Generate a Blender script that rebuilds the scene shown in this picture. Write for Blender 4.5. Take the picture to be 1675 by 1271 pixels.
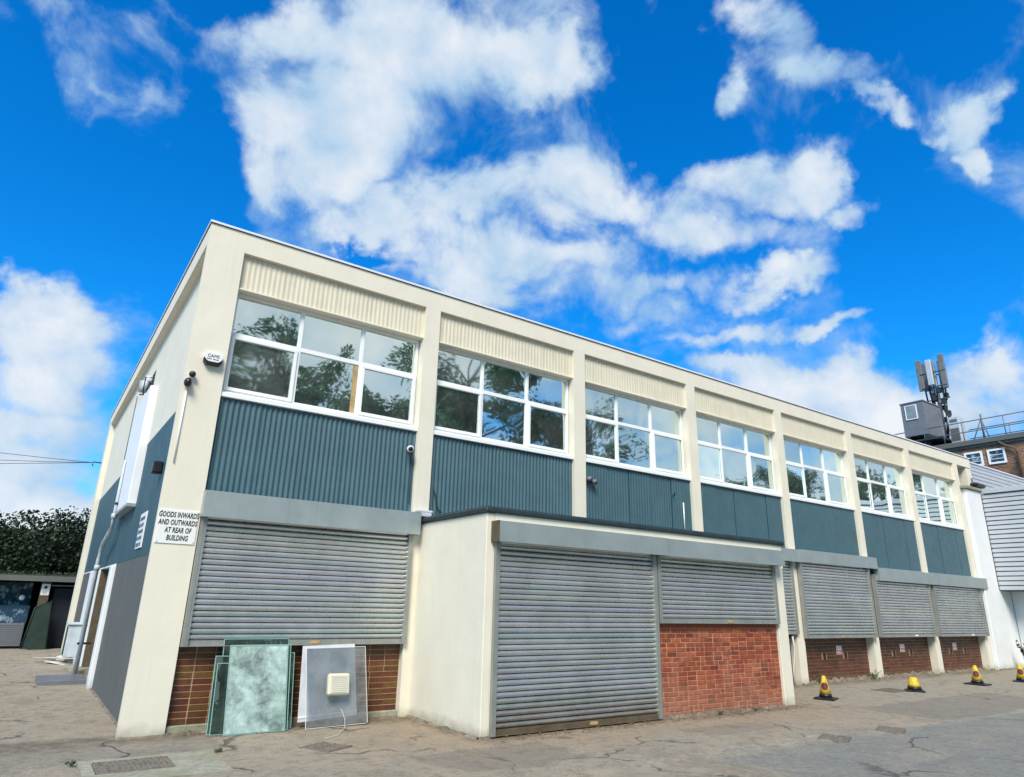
import bpy, bmesh, math, random
from mathutils import Vector, Matrix, noise
R = math.radians
random.seed(7)
for o in list(bpy.data.objects): bpy.data.objects.remove(o)
scene = bpy.context.scene
COL = scene.collection

# ------------------------------------------------------------ camera
YAW, PITCH, ROLL, FPX = 0.607869, 0.314085, 0.0244841, 1086.30
cd = bpy.data.cameras.new('camera'); cam = bpy.data.objects.new('camera', cd); COL.objects.link(cam)
f = Vector((math.sin(YAW)*math.cos(PITCH), math.cos(YAW)*math.cos(PITCH), math.sin(PITCH)))
r0 = Vector((math.cos(YAW), -math.sin(YAW), 0)); u0 = r0.cross(f)
r = math.cos(ROLL)*r0 + math.sin(ROLL)*u0; u = -math.sin(ROLL)*r0 + math.cos(ROLL)*u0
M = Matrix((( r.x, u.x, -f.x, -1.232), (r.y, u.y, -f.y, -9.653), (r.z, u.z, -f.z, 1.6), (0, 0, 0, 1)))
cam.matrix_world = M
cd.sensor_width = 36; cd.lens = FPX/1675*36; cd.clip_end = 3000; cd.clip_start = .05
scene.camera = cam

# ------------------------------------------------------------ world: sky with clouds, sun
SUN_AZ, SUN_EL = 221.0, 46.0       # compass style: 0 = +y, 90 = +x
SKY_STRENGTH = 0.10
w = bpy.data.worlds.new('World'); scene.world = w; w.use_nodes = True
nt = w.node_tree; nt.nodes.clear()
def N(t, typ, **kw):
    n = t.nodes.new(typ)
    for k, v in kw.items(): setattr(n, k, v)
    return n
def L(t, a, b): t.links.new(a, b)
out = N(nt, 'ShaderNodeOutputWorld'); bg = N(nt, 'ShaderNodeBackground'); bg.inputs[1].default_value = SKY_STRENGTH
L(nt, bg.outputs[0], out.inputs[0])
sky = N(nt, 'ShaderNodeTexSky'); sky.sky_type = 'NISHITA'; sky.sun_disc = False
sky.sun_elevation = R(SUN_EL); sky.sun_rotation = R(SUN_AZ)
sky.air_density = 1.0; sky.dust_density = .6; sky.ozone_density = 3.0
hsv = N(nt, 'ShaderNodeHueSaturation'); hsv.inputs['Saturation'].default_value = 1.42; hsv.inputs['Value'].default_value = 1.24; hsv.inputs['Hue'].default_value = .49
L(nt, sky.outputs[0], hsv.inputs['Color'])
gain = N(nt, 'ShaderNodeVectorMath', operation='MULTIPLY'); L(nt, hsv.outputs[0], gain.inputs[0]); gain.inputs[1].default_value = (.25, 1.12, 1.58)
tc = N(nt, 'ShaderNodeTexCoord'); DIR = tc.outputs['Generated']
def math_(t, op, a, b=None, c=None, clamp=False):
    n = N(t, 'ShaderNodeMath', operation=op); n.use_clamp = clamp
    for i, v in enumerate((a, b, c)):
        if v is None: continue
        if isinstance(v, (int, float)): n.inputs[i].default_value = v
        else: L(t, v, n.inputs[i])
    return n.outputs[0]
# every bank of cloud (or clear gap): azimuth, elevation, half widths in degrees, tilt, weight
BANKS = [(11.3,43.5,5.7,3.3,18,1),(21.1,44.0,9.8,4.7,11,1),(17.0,38.6,8.1,5.5,13,1),(16.5,34.4,7.2,3.3,12,.9),(21.6,30.8,5.5,2.5,8,.7),(36,44.2,6.2,3.2,-6,1),(30.2,34.0,6.0,2.9,14,1),(38.2,34.7,7.5,3.4,-1,1),(44.2,33.1,7.0,2.9,-23,1),(35.8,30.2,12.2,3.1,-9,1),(55.6,32.4,8.5,2.9,0,1),(62.4,32.1,2.9,2.0,-14,1),(64.4,29.3,3.2,1.4,-14,.8),(31.2,27.6,7.8,3.1,-12,.9),(52.6,29.9,8.2,2.4,-8,1),(40.6,26.7,6.2,2.6,-21,.7),(58.5,25.9,5.1,1.5,12,1),(48.5,25.8,6.3,1.8,-5,.75),(61.9,21.8,4.5,.8,4,.9),(53.6,22.1,6.8,1.1,-1,.7),(60.5,43.8,4.4,2.1,-43,.8),(63.8,40.5,4.6,2.1,-37,.85),(56.8,40.3,1.5,2.6,-13,.75),(68.1,36.6,3.5,1.0,-30,.8),(74.8,34.4,2.4,1.9,13,1),(74.7,31.5,1.0,2.0,-22,1),(72.0,33.7,1.3,1.1,20,.8),(-2.8,35.7,2.3,.8,-32,.42),(-5.2,37.0,1.1,1.0,28,.32),(-.1,35.0,1.0,1.3,23,.5),(-2.6,18.3,5.6,3.0,3,1.1),(-1.1,15.0,5.3,3.5,12,1.1),(-1.5,11.5,7.2,2.1,10,.9),(-.6,7.3,8.4,2.1,7,.6),(61.7,16.6,9.4,2.4,-12,1.1),(71.4,15.7,4.3,3.0,-4,1.1),(54.9,19.2,4.2,1.2,-16,.8),(79.5,33,2.2,3.2,0,-.7),
 (-.4,28.3,8.1,5.2,20,-1.2),(-6.2,31.4,3.5,8.1,26,-1.2),(5.8,33.8,3.3,2.7,-14,-.9),(48.3,42.4,4.5,4.9,-8,-1.2),(51.6,37.6,5.0,2.3,-9,-1),(2.2,40.1,2.0,2.0,24,-.6),(70.4,25.2,5.6,4.4,-15,-1.2),(67.8,33.0,2.3,2.1,-18,-1),(76.2,38.5,2.3,2.2,-27,-.8),(21.9,28.4,2.5,.8,-2,-.9),(5.8,24.5,2.6,3.7,14,-1),(72.4,21.2,4.0,2.6,-14,-1.2),(67.5,20.4,2.3,1.4,-11,-.8),(54.9,46.0,2.5,2.0,-13,-.6),(-4.9,23.3,7.4,2.5,20,-1),
 (47.5,31.5,5,3,0,.8),(58,29,5,2,0,.6),(48,23.5,7,1.6,0,.6),(66,14,13,3.2,0,1.0),(-3,9,12,5,0,1),(160,26,26,13,0,1.3),(122,21,26,11,4,1.3),(165,9,45,8,0,1.2),(115,7,34,7,0,1.1),(205,40,26,14,0,1.1),(255,35,24,13,0,1.1),
 (-3.5,36.4,5,4,0,-.42),(-5,42.5,5,3,0,-1),(5,45,3.5,3.5,0,-.8),(73,43,4,4,0,-.9),(-8,5,34,4.2,0,1.5),]
# ragged edges: the direction is pushed about by noise before it is measured against the banks
wn = N(nt, 'ShaderNodeTexNoise'); wn.inputs['Scale'].default_value = 9; wn.inputs['Detail'].default_value = 6; wn.inputs['Roughness'].default_value = .55
L(nt, DIR, wn.inputs['Vector'])
wv = N(nt, 'ShaderNodeVectorMath', operation='SUBTRACT'); L(nt, wn.outputs['Color'], wv.inputs[0]); wv.inputs[1].default_value = (.5, .5, .5)
wm = N(nt, 'ShaderNodeVectorMath', operation='MULTIPLY_ADD'); L(nt, wv.outputs[0], wm.inputs[0]); wm.inputs[1].default_value = (.16, .16, .16); L(nt, DIR, wm.inputs[2])
WD = wm.outputs[0]
acc = None; accn = None
for az, el, ra, rb, tilt, s in BANKS:
    a_, e_, t_ = R(az), R(el), R(tilt)
    c = Vector((math.sin(a_)*math.cos(e_), math.cos(a_)*math.cos(e_), math.sin(e_)))
    east = Vector((math.cos(a_), -math.sin(a_), 0)); up = east.cross(c)
    A = math.cos(t_)*east + math.sin(t_)*up; B = c.cross(A)
    m3 = Matrix((A, B, c)).transposed()
    mp = N(nt, 'ShaderNodeMapping', vector_type='TEXTURE')
    mp.inputs['Location'].default_value = c; mp.inputs['Rotation'].default_value = m3.to_euler('XYZ')
    k = 1.45
    mp.inputs['Scale'].default_value = (R(ra)*k, R(rb)*k, .35)
    L(nt, WD, mp.inputs['Vector'])
    ln = N(nt, 'ShaderNodeVectorMath', operation='LENGTH'); L(nt, mp.outputs[0], ln.inputs[0])
    mr = N(nt, 'ShaderNodeMapRange', interpolation_type='SMOOTHSTEP')
    mr.inputs['From Min'].default_value = 1.0; mr.inputs['From Max'].default_value = .1
    mr.inputs['To Min'].default_value = 0; mr.inputs['To Max'].default_value = abs(s)
    L(nt, ln.outputs['Value'], mr.inputs['Value'])
    if s > 0: acc = mr.outputs[0] if acc is None else math_(nt, 'SMOOTH_MAX', acc, mr.outputs[0], .25)
    else: accn = mr.outputs[0] if accn is None else math_(nt, 'MAXIMUM', accn, mr.outputs[0])
n1 = N(nt, 'ShaderNodeTexNoise'); n1.inputs['Scale'].default_value = 8; n1.inputs['Detail'].default_value = 10; n1.inputs['Roughness'].default_value = .60; n1.inputs['Distortion'].default_value = .35
L(nt, DIR, n1.inputs['Vector'])
n2 = N(nt, 'ShaderNodeTexNoise'); n2.inputs['Scale'].default_value = 2.2; n2.inputs['Detail'].default_value = 3
L(nt, DIR, n2.inputs['Vector'])
# the same broken cloud goes on over the rest of the sky
glob = math_(nt, 'MULTIPLY_ADD', n2.outputs[0], 2.4, -1.02)
dens = math_(nt, 'ADD', math_(nt, 'MULTIPLY', acc, .95), math_(nt, 'MULTIPLY', accn, -.75))
dens = math_(nt, 'ADD', dens, math_(nt, 'MULTIPLY', glob, .45))
dens = math_(nt, 'ADD', dens, math_(nt, 'MULTIPLY_ADD', n1.outputs[0], 2.1, -1.06))
al = N(nt, 'ShaderNodeMapRange', interpolation_type='SMOOTHSTEP'); al.inputs['From Min'].default_value = .06; al.inputs['From Max'].default_value = .86
L(nt, dens, al.inputs['Value'])
br = N(nt, 'ShaderNodeMapRange'); br.inputs['From Min'].default_value = .30; br.inputs['From Max'].default_value = 1.55
n3 = N(nt, 'ShaderNodeTexNoise'); n3.inputs['Scale'].default_value = 11; n3.inputs['Detail'].default_value = 6; n3.inputs['Roughness'].default_value = .5
off = N(nt, 'ShaderNodeVectorMath', operation='ADD'); L(nt, DIR, off.inputs[0]); off.inputs[1].default_value = (.3, .2, .035); L(nt, off.outputs[0], n3.inputs['Vector'])
L(nt, math_(nt, 'ADD', dens, math_(nt, 'MULTIPLY_ADD', n3.outputs[0], 2.2, -1.1)), br.inputs['Value'])
cc = N(nt, 'ShaderNodeMix', data_type='RGBA'); L(nt, br.outputs[0], cc.inputs['Factor'])
cc.inputs[6].default_value = (3.3, 5.0, 6.8, 1); cc.inputs[7].default_value = (7.3, 7.5, 7.8, 1)
mx = N(nt, 'ShaderNodeMix', data_type='RGBA'); L(nt, math_(nt, 'MULTIPLY', al.outputs[0], .97), mx.inputs['Factor']); L(nt, gain.outputs[0], mx.inputs[6]); L(nt, cc.outputs[2], mx.inputs[7])
L(nt, mx.outputs[2], bg.inputs[0])

sl = bpy.data.lights.new('sun', 'SUN'); sl.energy = 3.9; sl.angle = R(24); sl.color = (1, .925, .79)
so = bpy.data.objects.new('sun', sl); COL.objects.link(so)
sd = Vector((math.sin(R(SUN_AZ))*math.cos(R(SUN_EL)), math.cos(R(SUN_AZ))*math.cos(R(SUN_EL)), math.sin(R(SUN_EL))))
so.rotation_euler = sd.to_track_quat('Z', 'Y').to_euler(); so.location = sd*60
vs = scene.view_settings; vs.view_transform = 'Standard'; vs.look = 'None'; vs.gamma = 1; vs.use_curve_mapping = False; vs.exposure = 0.30

# ------------------------------------------------------------ materials
def mat(name, col, rough=.7, metal=0, spec=.5, var=.0, vscale=3, bump=0, bscale=40, streak=0, streakcol=None, rand=None, island=None, stain=None, coat=0, foot=None):
    m = bpy.data.materials.new(name); m.use_nodes = True; t = m.node_tree
    b = t.nodes['Principled BSDF']; b.inputs['Roughness'].default_value = rough; b.inputs['Metallic'].default_value = metal
    b.inputs['Specular IOR Level'].default_value = spec; b.inputs['Coat Weight'].default_value = coat
    g = N(t, 'ShaderNodeNewGeometry'); P = g.outputs['Position']
    rgb = N(t, 'ShaderNodeRGB'); rgb.outputs[0].default_value = (*col, 1); C = rgb.outputs[0]
    def mix(fac, c1, c2, mode='MIX'):
        x = N(t, 'ShaderNodeMix', data_type='RGBA', blend_type=mode)
        if isinstance(fac, (int, float)): x.inputs['Factor'].default_value = fac
        else: L(t, fac, x.inputs['Factor'])
        for i, v in ((6, c1), (7, c2)):
            if isinstance(v, tuple): x.inputs[i].default_value = (*v, 1)
            else: L(t, v, x.inputs[i])
        return x.outputs[2]
    def nz(scale, detail=5, rough_=.6, vec=None, sc3=None, dist=0):
        n = N(t, 'ShaderNodeTexNoise'); n.inputs['Scale'].default_value = scale; n.inputs['Detail'].default_value = detail; n.inputs['Roughness'].default_value = rough_; n.inputs['Distortion'].default_value = dist
        v = vec or P
        if sc3:
            mm = N(t, 'ShaderNodeVectorMath', operation='MULTIPLY'); L(t, v, mm.inputs[0]); mm.inputs[1].default_value = sc3; v = mm.outputs[0]
        L(t, v, n.inputs['Vector']); return n.outputs[0]
    def rng(v, a, b_, c=0, d=1):
        x = N(t, 'ShaderNodeMapRange'); x.inputs[1].default_value = a; x.inputs[2].default_value = b_; x.inputs[3].default_value = c; x.inputs[4].default_value = d
        L(t, v, x.inputs[0]); return x.outputs[0]
    m['h'] = 0
    if rand:
        oi = N(t, 'ShaderNodeObjectInfo'); cr = N(t, 'ShaderNodeValToRGB'); cr.color_ramp.interpolation = 'LINEAR'
        while len(cr.color_ramp.elements) < len(rand): cr.color_ramp.elements.new(.5)
        for i, c in enumerate(rand): cr.color_ramp.elements[i].position = i/(len(rand)-1); cr.color_ramp.elements[i].color = (*c, 1)
        L(t, oi.outputs['Random'], cr.inputs[0]); C = cr.outputs[0]
    if island:
        cr = N(t, 'ShaderNodeValToRGB')
        while len(cr.color_ramp.elements) < len(island): cr.color_ramp.elements.new(.5)
        for i, c in enumerate(island): cr.color_ramp.elements[i].position = i/(len(island)-1); cr.color_ramp.elements[i].color = (*c, 1)
        L(t, g.outputs['Random Per Island'], cr.inputs[0]); C = cr.outputs[0]
    if var:
        v = rng(nz(vscale), .3, .7, 1-var, 1+var)
        x = N(t, 'ShaderNodeVectorMath', operation='SCALE'); L(t, C, x.inputs[0]); L(t, v, x.inputs['Scale']); C = x.outputs[0]
    if streak:
        v = rng(nz(1, 4, .6, sc3=(14, 14, .9)), .52, .78, 0, streak)
        C = mix(v, C, streakcol or tuple(.35*c for c in col))
    if stain:
        sc, lo, hi, amt, scol = stain
        C = mix(rng(nz(sc, 6, .65), lo, hi, 0, amt), C, scol)
    if foot:      # splashed dirt near the ground
        fh, fl, fa, fc = foot; sz = N(t, 'ShaderNodeSeparateXYZ'); L(t, P, sz.inputs[0])
        zz = math_(t, 'ADD', sz.outputs[2], math_(t, 'MULTIPLY_ADD', nz(5, 6, .7), fl*2.2, -fl*1.1))
        C = mix(rng(zz, fh, -.02, 0, fa), C, fc)
    L(t, C, b.inputs['Base Color'])
    rr = rng(nz(vscale*2.3+1), .3, .7, max(rough-.08, .02), min(rough+.1, 1)); L(t, rr, b.inputs['Roughness'])
    if bump:
        bp = N(t, 'ShaderNodeBump'); bp.inputs['Strength'].default_value = bump; bp.inputs['Distance'].default_value = .02
        L(t, nz(bscale, 5), bp.inputs['Height']); L(t, bp.outputs[0], b.inputs['Normal'])
    return m
CREAM = (.735, .69, .575)
m_cream = mat('cream_masonry_paint', CREAM, .75, var=.045, vscale=1.6, bump=.12, bscale=60, streak=.13, streakcol=(.44, .40, .29), stain=(.9, .56, .8, .30, (.52, .49, .38)), foot=(.16, .12, .75, (.30, .26, .19)))
m_white = mat('white_paint', (.76, .78, .80), .6, var=.04, bump=.08, bscale=70, foot=(.2, .15, .6, (.3, .27, .22)), streak=.12, streakcol=(.45, .46, .45))
m_pvc = mat('white_frame', (.82, .84, .84), .35, var=.02, streak=.08, streakcol=(.5, .5, .46))
m_blue = mat('teal_blue_paint', (.050, .114, .143), .48, var=.10, vscale=2.5, bump=.03, streak=.30, streakcol=(.085, .17, .20), stain=(4, .62, .8, .35, (.03, .08, .1)))
m_blue_wall = mat('teal_wall_paint', (.038, .092, .112), .6, var=.10, vscale=1.2, bump=.05, streak=.22, streakcol=(.08, .15, .18))
m_fascia = mat('cream_corrugated_paint', (.68, .63, .49), .6, var=.05, streak=.35, streakcol=(.36, .31, .2))
m_greyband = mat('dark_grey_paint', (.106, .110, .104), .7, var=.08, vscale=1, bump=.05, streak=.15, streakcol=(.2, .2, .2))
m_hood = mat('galvanised_hood', (.37, .42, .42), .42, metal=.45, var=.10, vscale=2.2, streak=.3, streakcol=(.25, .31, .34), stain=(1.3, .5, .75, .5, (.27, .36, .41)))
m_slat = mat('roller_slat_steel', (.3, .32, .32), .29, metal=.78, var=.10, vscale=1.5, stain=(2.0, .55, .8, .3, (.42, .44, .42)),
             foot=(.55, .30, .8, (.33,.27,.19)), rand=[(.55,.60,.59),(.63,.63,.66),(.54,.61,.57),(.63,.64,.62),(.59,.59,.64),(.59,.62,.58),(.68,.68,.68),(.55,.61,.60)])
m_rail = mat('shutter_rail_steel', (.34, .35, .33), .42, metal=.5, var=.15, streak=.3, streakcol=(.18, .17, .15))
m_rust = mat('rusty_steel', (.10, .075, .045), .8, var=.3, vscale=8, bump=.1)
m_felt = mat('dark_roof_felt', (.018, .033, .038), .55, var=.3, vscale=5, bump=.2, bscale=30)
m_black = mat('black_plastic', (.012, .012, .013), .35)
m_dark = mat('dark_void', (.02, .02, .02), .9)
m_mortar = mat('pale_mortar', (.38, .26, .14), .9, var=.2, vscale=6, bump=.3)
m_mortar_red = mat('pink_mortar', (.50, .25, .15), .9, var=.2, vscale=6, bump=.3)
m_brickd = mat('dark_glazed_brick', (.1, .03, .015), .5, var=.35, vscale=9, bump=.06, bscale=60, rand=[(.10,.028,.011),(.14,.040,.013),(.075,.02,.011),(.14,.066,.014),(.11,.026,.016),(.065,.02,.010),(.125,.055,.014)], stain=(1.6,.6,.75,.6,(.16,.08,.035)))
m_brickd_far = mat('dark_brick_far', (.1, .03, .015), .55, foot=(.2, .2, .7, (.2, .13, .08)), var=.3, vscale=3, bump=.06, island=[(.085,.030,.017),(.13,.036,.020),(.06,.020,.012),(.11,.045,.018),(.10,.022,.018)])
m_brickr = mat('red_brick', (.35, .06, .03), .82, var=.30, vscale=24, bump=.25, bscale=55,
    rand=[(.32,.066,.024),(.20,.04,.018),(.36,.095,.037),(.13,.028,.016),(.33,.07,.027),(.22,.042,.02),(.37,.105,.045),(.16,.034,.017),(.28,.055,.022)], stain=(1.1, .5, .68, .55, (.42,.19,.13)), foot=(.5, .5, .6, (.34, .19, .13)))
m_concrete = mat('concrete', (.30, .29, .22), .95, var=.25, vscale=14, bump=.5, bscale=45, stain=(1.8, .45, .65, .5, (.2, .2, .11)))
m_iron = mat('cast_iron', (.21, .18, .145), .7, metal=.3, var=.4, vscale=20, bump=.2)
m_yellow = mat('yellow_cone_plastic', (.62, .43, .02), .6, var=.2, vscale=15, stain=(9, .48, .66, .65, (.3, .2, .05)))
m_maroon = mat('maroon_cone_print', (.10, .018, .028), .6, var=.2, vscale=20)
m_wood = mat('timber', (.45, .30, .13), .7, var=.25, vscale=8, streak=.3, streakcol=(.2, .12, .05))
m_sign = mat('white_sign_board', (.78, .79, .79), .4, var=.03)
m_ink = mat('black_lettering', (.02, .02, .022), .5)
m_redink = mat('red_print', (.6, .05, .05), .5)
m_grey = mat('grey_sheet_metal', (.17, .18, .20), .5, metal=.2, var=.12, streak=.2, streakcol=(.1, .1, .1))
m_sidingw = mat('pale_grey_siding', (.52, .55, .59), .42, metal=.2, var=.06, vscale=1, streak=.12, streakcol=(.35, .37, .39))
m_room = mat('room_plaster', (.35, .36, .34), .9, var=.1)
m_blind = mat('window_blind', (.62, .64, .60), .8, var=.06)
m_pipe = mat('grey_pipe', (.48, .53, .56), .5, var=.15, vscale=6, streak=.2)
m_alu = mat('scuffed_aluminium', (.62, .62, .65), .5, metal=.15, var=.15, vscale=3, bump=.04, bscale=12, stain=(5, .5, .7, .5, (.7, .72, .76)))
m_bark = mat('bark', (.06, .045, .03), .9, var=.3, bump=.4)
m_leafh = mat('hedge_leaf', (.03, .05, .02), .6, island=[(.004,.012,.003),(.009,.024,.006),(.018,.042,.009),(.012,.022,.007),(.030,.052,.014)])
m_leaft = mat('tree_leaf', (.04, .08, .03), .6, island=[(.03,.10,.05),(.06,.15,.07),(.10,.22,.10),(.04,.11,.06)])
def translucent(m, amt):
    t = m.node_tree; b = t.nodes['Principled BSDF']; o = t.nodes['Material Output']; tr = N(t, 'ShaderNodeBsdfTranslucent')
    L(t, b.inputs['Base Color'].links[0].from_socket, tr.inputs[0]); x = N(t, 'ShaderNodeMixShader'); x.inputs[0].default_value = amt
    L(t, b.outputs[0], x.inputs[1]); L(t, tr.outputs[0], x.inputs[2]); L(t, x.outputs[0], o.inputs[0])
translucent(m_leaft, .6)
m_weed = mat('weed_leaf', (.05, .09, .03), .6, island=[(.04,.07,.025),(.07,.11,.03),(.10,.09,.04)])
m_wire = mat('cable_black', (.02, .02, .02), .6)
m_cablew = mat('cable_white', (.55, .54, .5), .5)
m_paper = mat('pale_boards', (.62, .60, .55), .8, var=.12, vscale=5)
m_graff = mat('blue_sprayed_paint', (.012, .05, .10), .7, var=.4, vscale=5, stain=(4, .52, .62, .85, (.35, .5, .55)))  # toned down to put the open shed's shade into the paint
m_greenmesh = mat('dark_green_gate', (.012, .03, .022), .7, var=.3, vscale=4)
m_navy = mat('navy_door', (.006, .008, .014), .6, var=.3, vscale=4)  # near-black, so the shed's inner shade sits in the colour
m_shedroof = mat('mossy_roof', (.03, .033, .025), .9, var=.4, vscale=4, bump=.5, stain=(3, .5, .65, .7, (.05, .08, .02)))

def glass_mat(name, refl, rough, haze, tint, hazecol=(.5, .56, .56), bumpy=.22, hs=2.5, lo=.35, hi=.75):
    m = bpy.data.materials.new(name); m.use_nodes = True; t = m.node_tree; t.nodes.clear()
    o = N(t, 'ShaderNodeOutputMaterial'); gl = N(t, 'ShaderNodeBsdfGlossy'); gl.inputs['Roughness'].default_value = rough
    tr = N(t, 'ShaderNodeBsdfTransparent'); tr.inputs[0].default_value = (*tint, 1)
    gl.inputs[0].default_value = (.88, 1, .95, 1)
    g = N(t, 'ShaderNodeNewGeometry'); oi = N(t, 'ShaderNodeObjectInfo')
    n = N(t, 'ShaderNodeTexNoise'); n.inputs['Scale'].default_value = .9; n.inputs['Detail'].default_value = 1; L(t, g.outputs['Position'], n.inputs['Vector'])
    bp = N(t, 'ShaderNodeBump'); bp.inputs['Strength'].default_value = bumpy; bp.inputs['Distance'].default_value = .05; L(t, n.outputs[0], bp.inputs['Height']); L(t, bp.outputs[0], gl.inputs['Normal'])
    lw = N(t, 'ShaderNodeFresnel'); lw.inputs[0].default_value = 1.55
    fac = math_(t, 'ADD', math_(t, 'MULTIPLY', lw.outputs[0], 1.2), math_(t, 'MULTIPLY_ADD', oi.outputs['Random'], .12, refl), clamp=True)
    mx1 = N(t, 'ShaderNodeMixShader'); L(t, fac, mx1.inputs[0]); L(t, tr.outputs[0], mx1.inputs[1]); L(t, gl.outputs[0], mx1.inputs[2])
    df = N(t, 'ShaderNodeBsdfDiffuse'); df.inputs[0].default_value = (*hazecol, 1)
    n2_ = N(t, 'ShaderNodeTexNoise'); n2_.inputs['Scale'].default_value = hs; n2_.inputs['Distortion'].default_value = .2; n2_.inputs['Detail'].default_value = 9; n2_.inputs['Roughness'].default_value = .7; L(t, g.outputs['Position'], n2_.inputs['Vector'])
    mr = N(t, 'ShaderNodeMapRange'); mr.inputs[1].default_value = lo; mr.inputs[2].default_value = hi; mr.inputs[3].default_value = haze*.25; mr.inputs[4].default_value = haze; L(t, n2_.outputs[0], mr.inputs[0])
    mx2 = N(t, 'ShaderNodeMixShader'); L(t, mr.outputs[0], mx2.inputs[0]); L(t, mx1.outputs[0], mx2.inputs[1]); L(t, df.outputs[0], mx2.inputs[2])
    L(t, mx2.outputs[0], o.inputs[0]); return m
m_glass = glass_mat('window_glass', .60, .02, .10, (.72, .82, .80))
m_glassmilk = glass_mat('dusty_window_glass', .58, .03, .16, (.72, .82, .80))
m_sheet = glass_mat('green_glass_sheet', .06, .02, .88, (.08, .34, .27), (.58, .76, .72), 0, 3.5, .38, .68)
m_sheetclear = glass_mat('green_glass_sheet_clear', -.05, .01, .14, (.16, .45, .36), (.4, .55, .5), 0)
m_sheetedge = mat('glass_edge', (.24, .42, .37), .25)
m_acrylic = glass_mat('clear_acrylic', -.03, .02, .22, (.96, .97, .98), (.8, .82, .84), 0)

# ------------------------------------------------------------ helpers
ORG = {}
def wo(o):
    return ORG.get(o.name, Vector((0, 0, 0))) if o else Vector((0, 0, 0))
def box(bm, x0, x1, y0, y1, z0, z1, bev=0):
    vs_ = [bm.verts.new(p) for p in ((x0,y0,z0),(x1,y0,z0),(x1,y1,z0),(x0,y1,z0),(x0,y0,z1),(x1,y0,z1),(x1,y1,z1),(x0,y1,z1))]
    fs = [bm.faces.new([vs_[i] for i in q]) for q in ((0,3,2,1),(4,5,6,7),(0,1,5,4),(1,2,6,5),(2,3,7,6),(3,0,4,7))]
    if bev:
        es = list({e for f_ in fs for e in f_.edges}); bmesh.ops.bevel(bm, geom=es, offset=bev, segments=1, affect='EDGES')
def poly(bm, pts): return bm.faces.new([bm.verts.new(p) for p in pts])
def tube(bm, pts, rad, n=8, cap=True):
    rings = []
    pts = [Vector(p) for p in pts]
    rads = rad if isinstance(rad, (list, tuple)) else [rad]*len(pts)
    for i, p in enumerate(pts):
        d = (pts[min(i+1, len(pts)-1)]-pts[max(i-1, 0)]).normalized()
        a = d.cross(Vector((0, 0, 1)) if abs(d.z) < .9 else Vector((1, 0, 0))).normalized(); b = d.cross(a)
        rings.append([bm.verts.new(p+rads[i]*(math.cos(2*math.pi*k/n)*a+math.sin(2*math.pi*k/n)*b)) for k in range(n)])
    for i in range(len(rings)-1):
        for k in range(n): bm.faces.new((rings[i][k], rings[i][(k+1) % n], rings[i+1][(k+1) % n], rings[i+1][k]))
    if cap: bm.faces.new(rings[0]); bm.faces.new(rings[-1])
def lathe(bm, prof, n=20, c=(0, 0)):
    rings = [[bm.verts.new((c[0]+r_*math.cos(2*math.pi*k/n), c[1]+r_*math.sin(2*math.pi*k/n), z)) for k in range(n)] for r_, z in prof]
    for i in range(len(rings)-1):
        for k in range(n): bm.faces.new((rings[i][k], rings[i][(k+1) % n], rings[i+1][(k+1) % n], rings[i+1][k]))
    bm.faces.new(rings[0]); bm.faces.new(rings[-1])
def mesh_of(name, bm, m, smooth=False):
    bmesh.ops.recalc_face_normals(bm, faces=bm.faces)
    me = bpy.data.meshes.new(name); bm.to_mesh(me); bm.free()
    for mm in (m if isinstance(m, (list, tuple)) else [m]): me.materials.append(mm)
    if smooth:
        for p in me.polygons: p.use_smooth = True
    return me
def put(name, me, parent=None, loc=(0, 0, 0), rot=None, kind=None):
    """loc is a world position; the parent keeps no rotation of its own unless stated"""
    o = bpy.data.objects.new(name, me); COL.objects.link(o); loc = Vector(loc)
    ORG[o.name] = loc.copy()
    if parent: o.parent = parent; o.location = loc-wo(parent)
    else: o.location = loc
    if rot: o.rotation_euler = rot
    if kind: o['kind'] = kind
    return o
def tag(o, label=None, cat=None, group=None, kind=None):
    if label: o['label'] = label
    if cat: o['category'] = cat
    if group: o['group'] = group
    if kind: o['kind'] = kind
    return o
def thing(name, loc, label, cat, group=None, rotz=0):
    o = bpy.data.objects.new(name, None); COL.objects.link(o); o.location = loc; o.rotation_euler = (0, 0, rotz); o.empty_display_size = .2
    ORG[o.name] = Vector(loc); return tag(o, label, cat, group)
def B(name, m, parent, *boxes, bev=0, kind=None):
    bm = bmesh.new()
    for b in boxes: box(bm, *b, bev=bev)
    if parent is not None:                      # keep geometry where it stands
        return put(name, mesh_of(name, bm, m), parent, kind=kind)
    return put(name, mesh_of(name, bm, m), None, kind=kind)
def T(name, m, parent, pts, rad, n=8, smooth=True):
    bm = bmesh.new(); tube(bm, pts, rad, n); return put(name, mesh_of(name, bm, m, smooth), parent)
def text_obj(name, body, size, m, parent, loc, rot, sx=1, spacing=1.0, line=1.0, bold=0, shear=0):
    cu = bpy.data.curves.new(name, 'FONT'); cu.body = body; cu.size = size; cu.align_x = 'CENTER'; cu.align_y = 'CENTER'
    cu.extrude = .0015; cu.space_character = spacing; cu.space_line = line; cu.offset = bold; cu.shear = shear; cu.resolution_u = 3
    to = bpy.data.objects.new(name+'_tmp', cu); COL.objects.link(to)
    dg = bpy.context.evaluated_depsgraph_get(); me = bpy.data.meshes.new_from_object(to.evaluated_get(dg))
    bpy.data.objects.remove(to); me.transform(Matrix.Diagonal((sx, 1, 1, 1))); me.materials.clear(); me.materials.append(m); me.name = name
    return put(name, me, parent, loc, rot)

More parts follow.
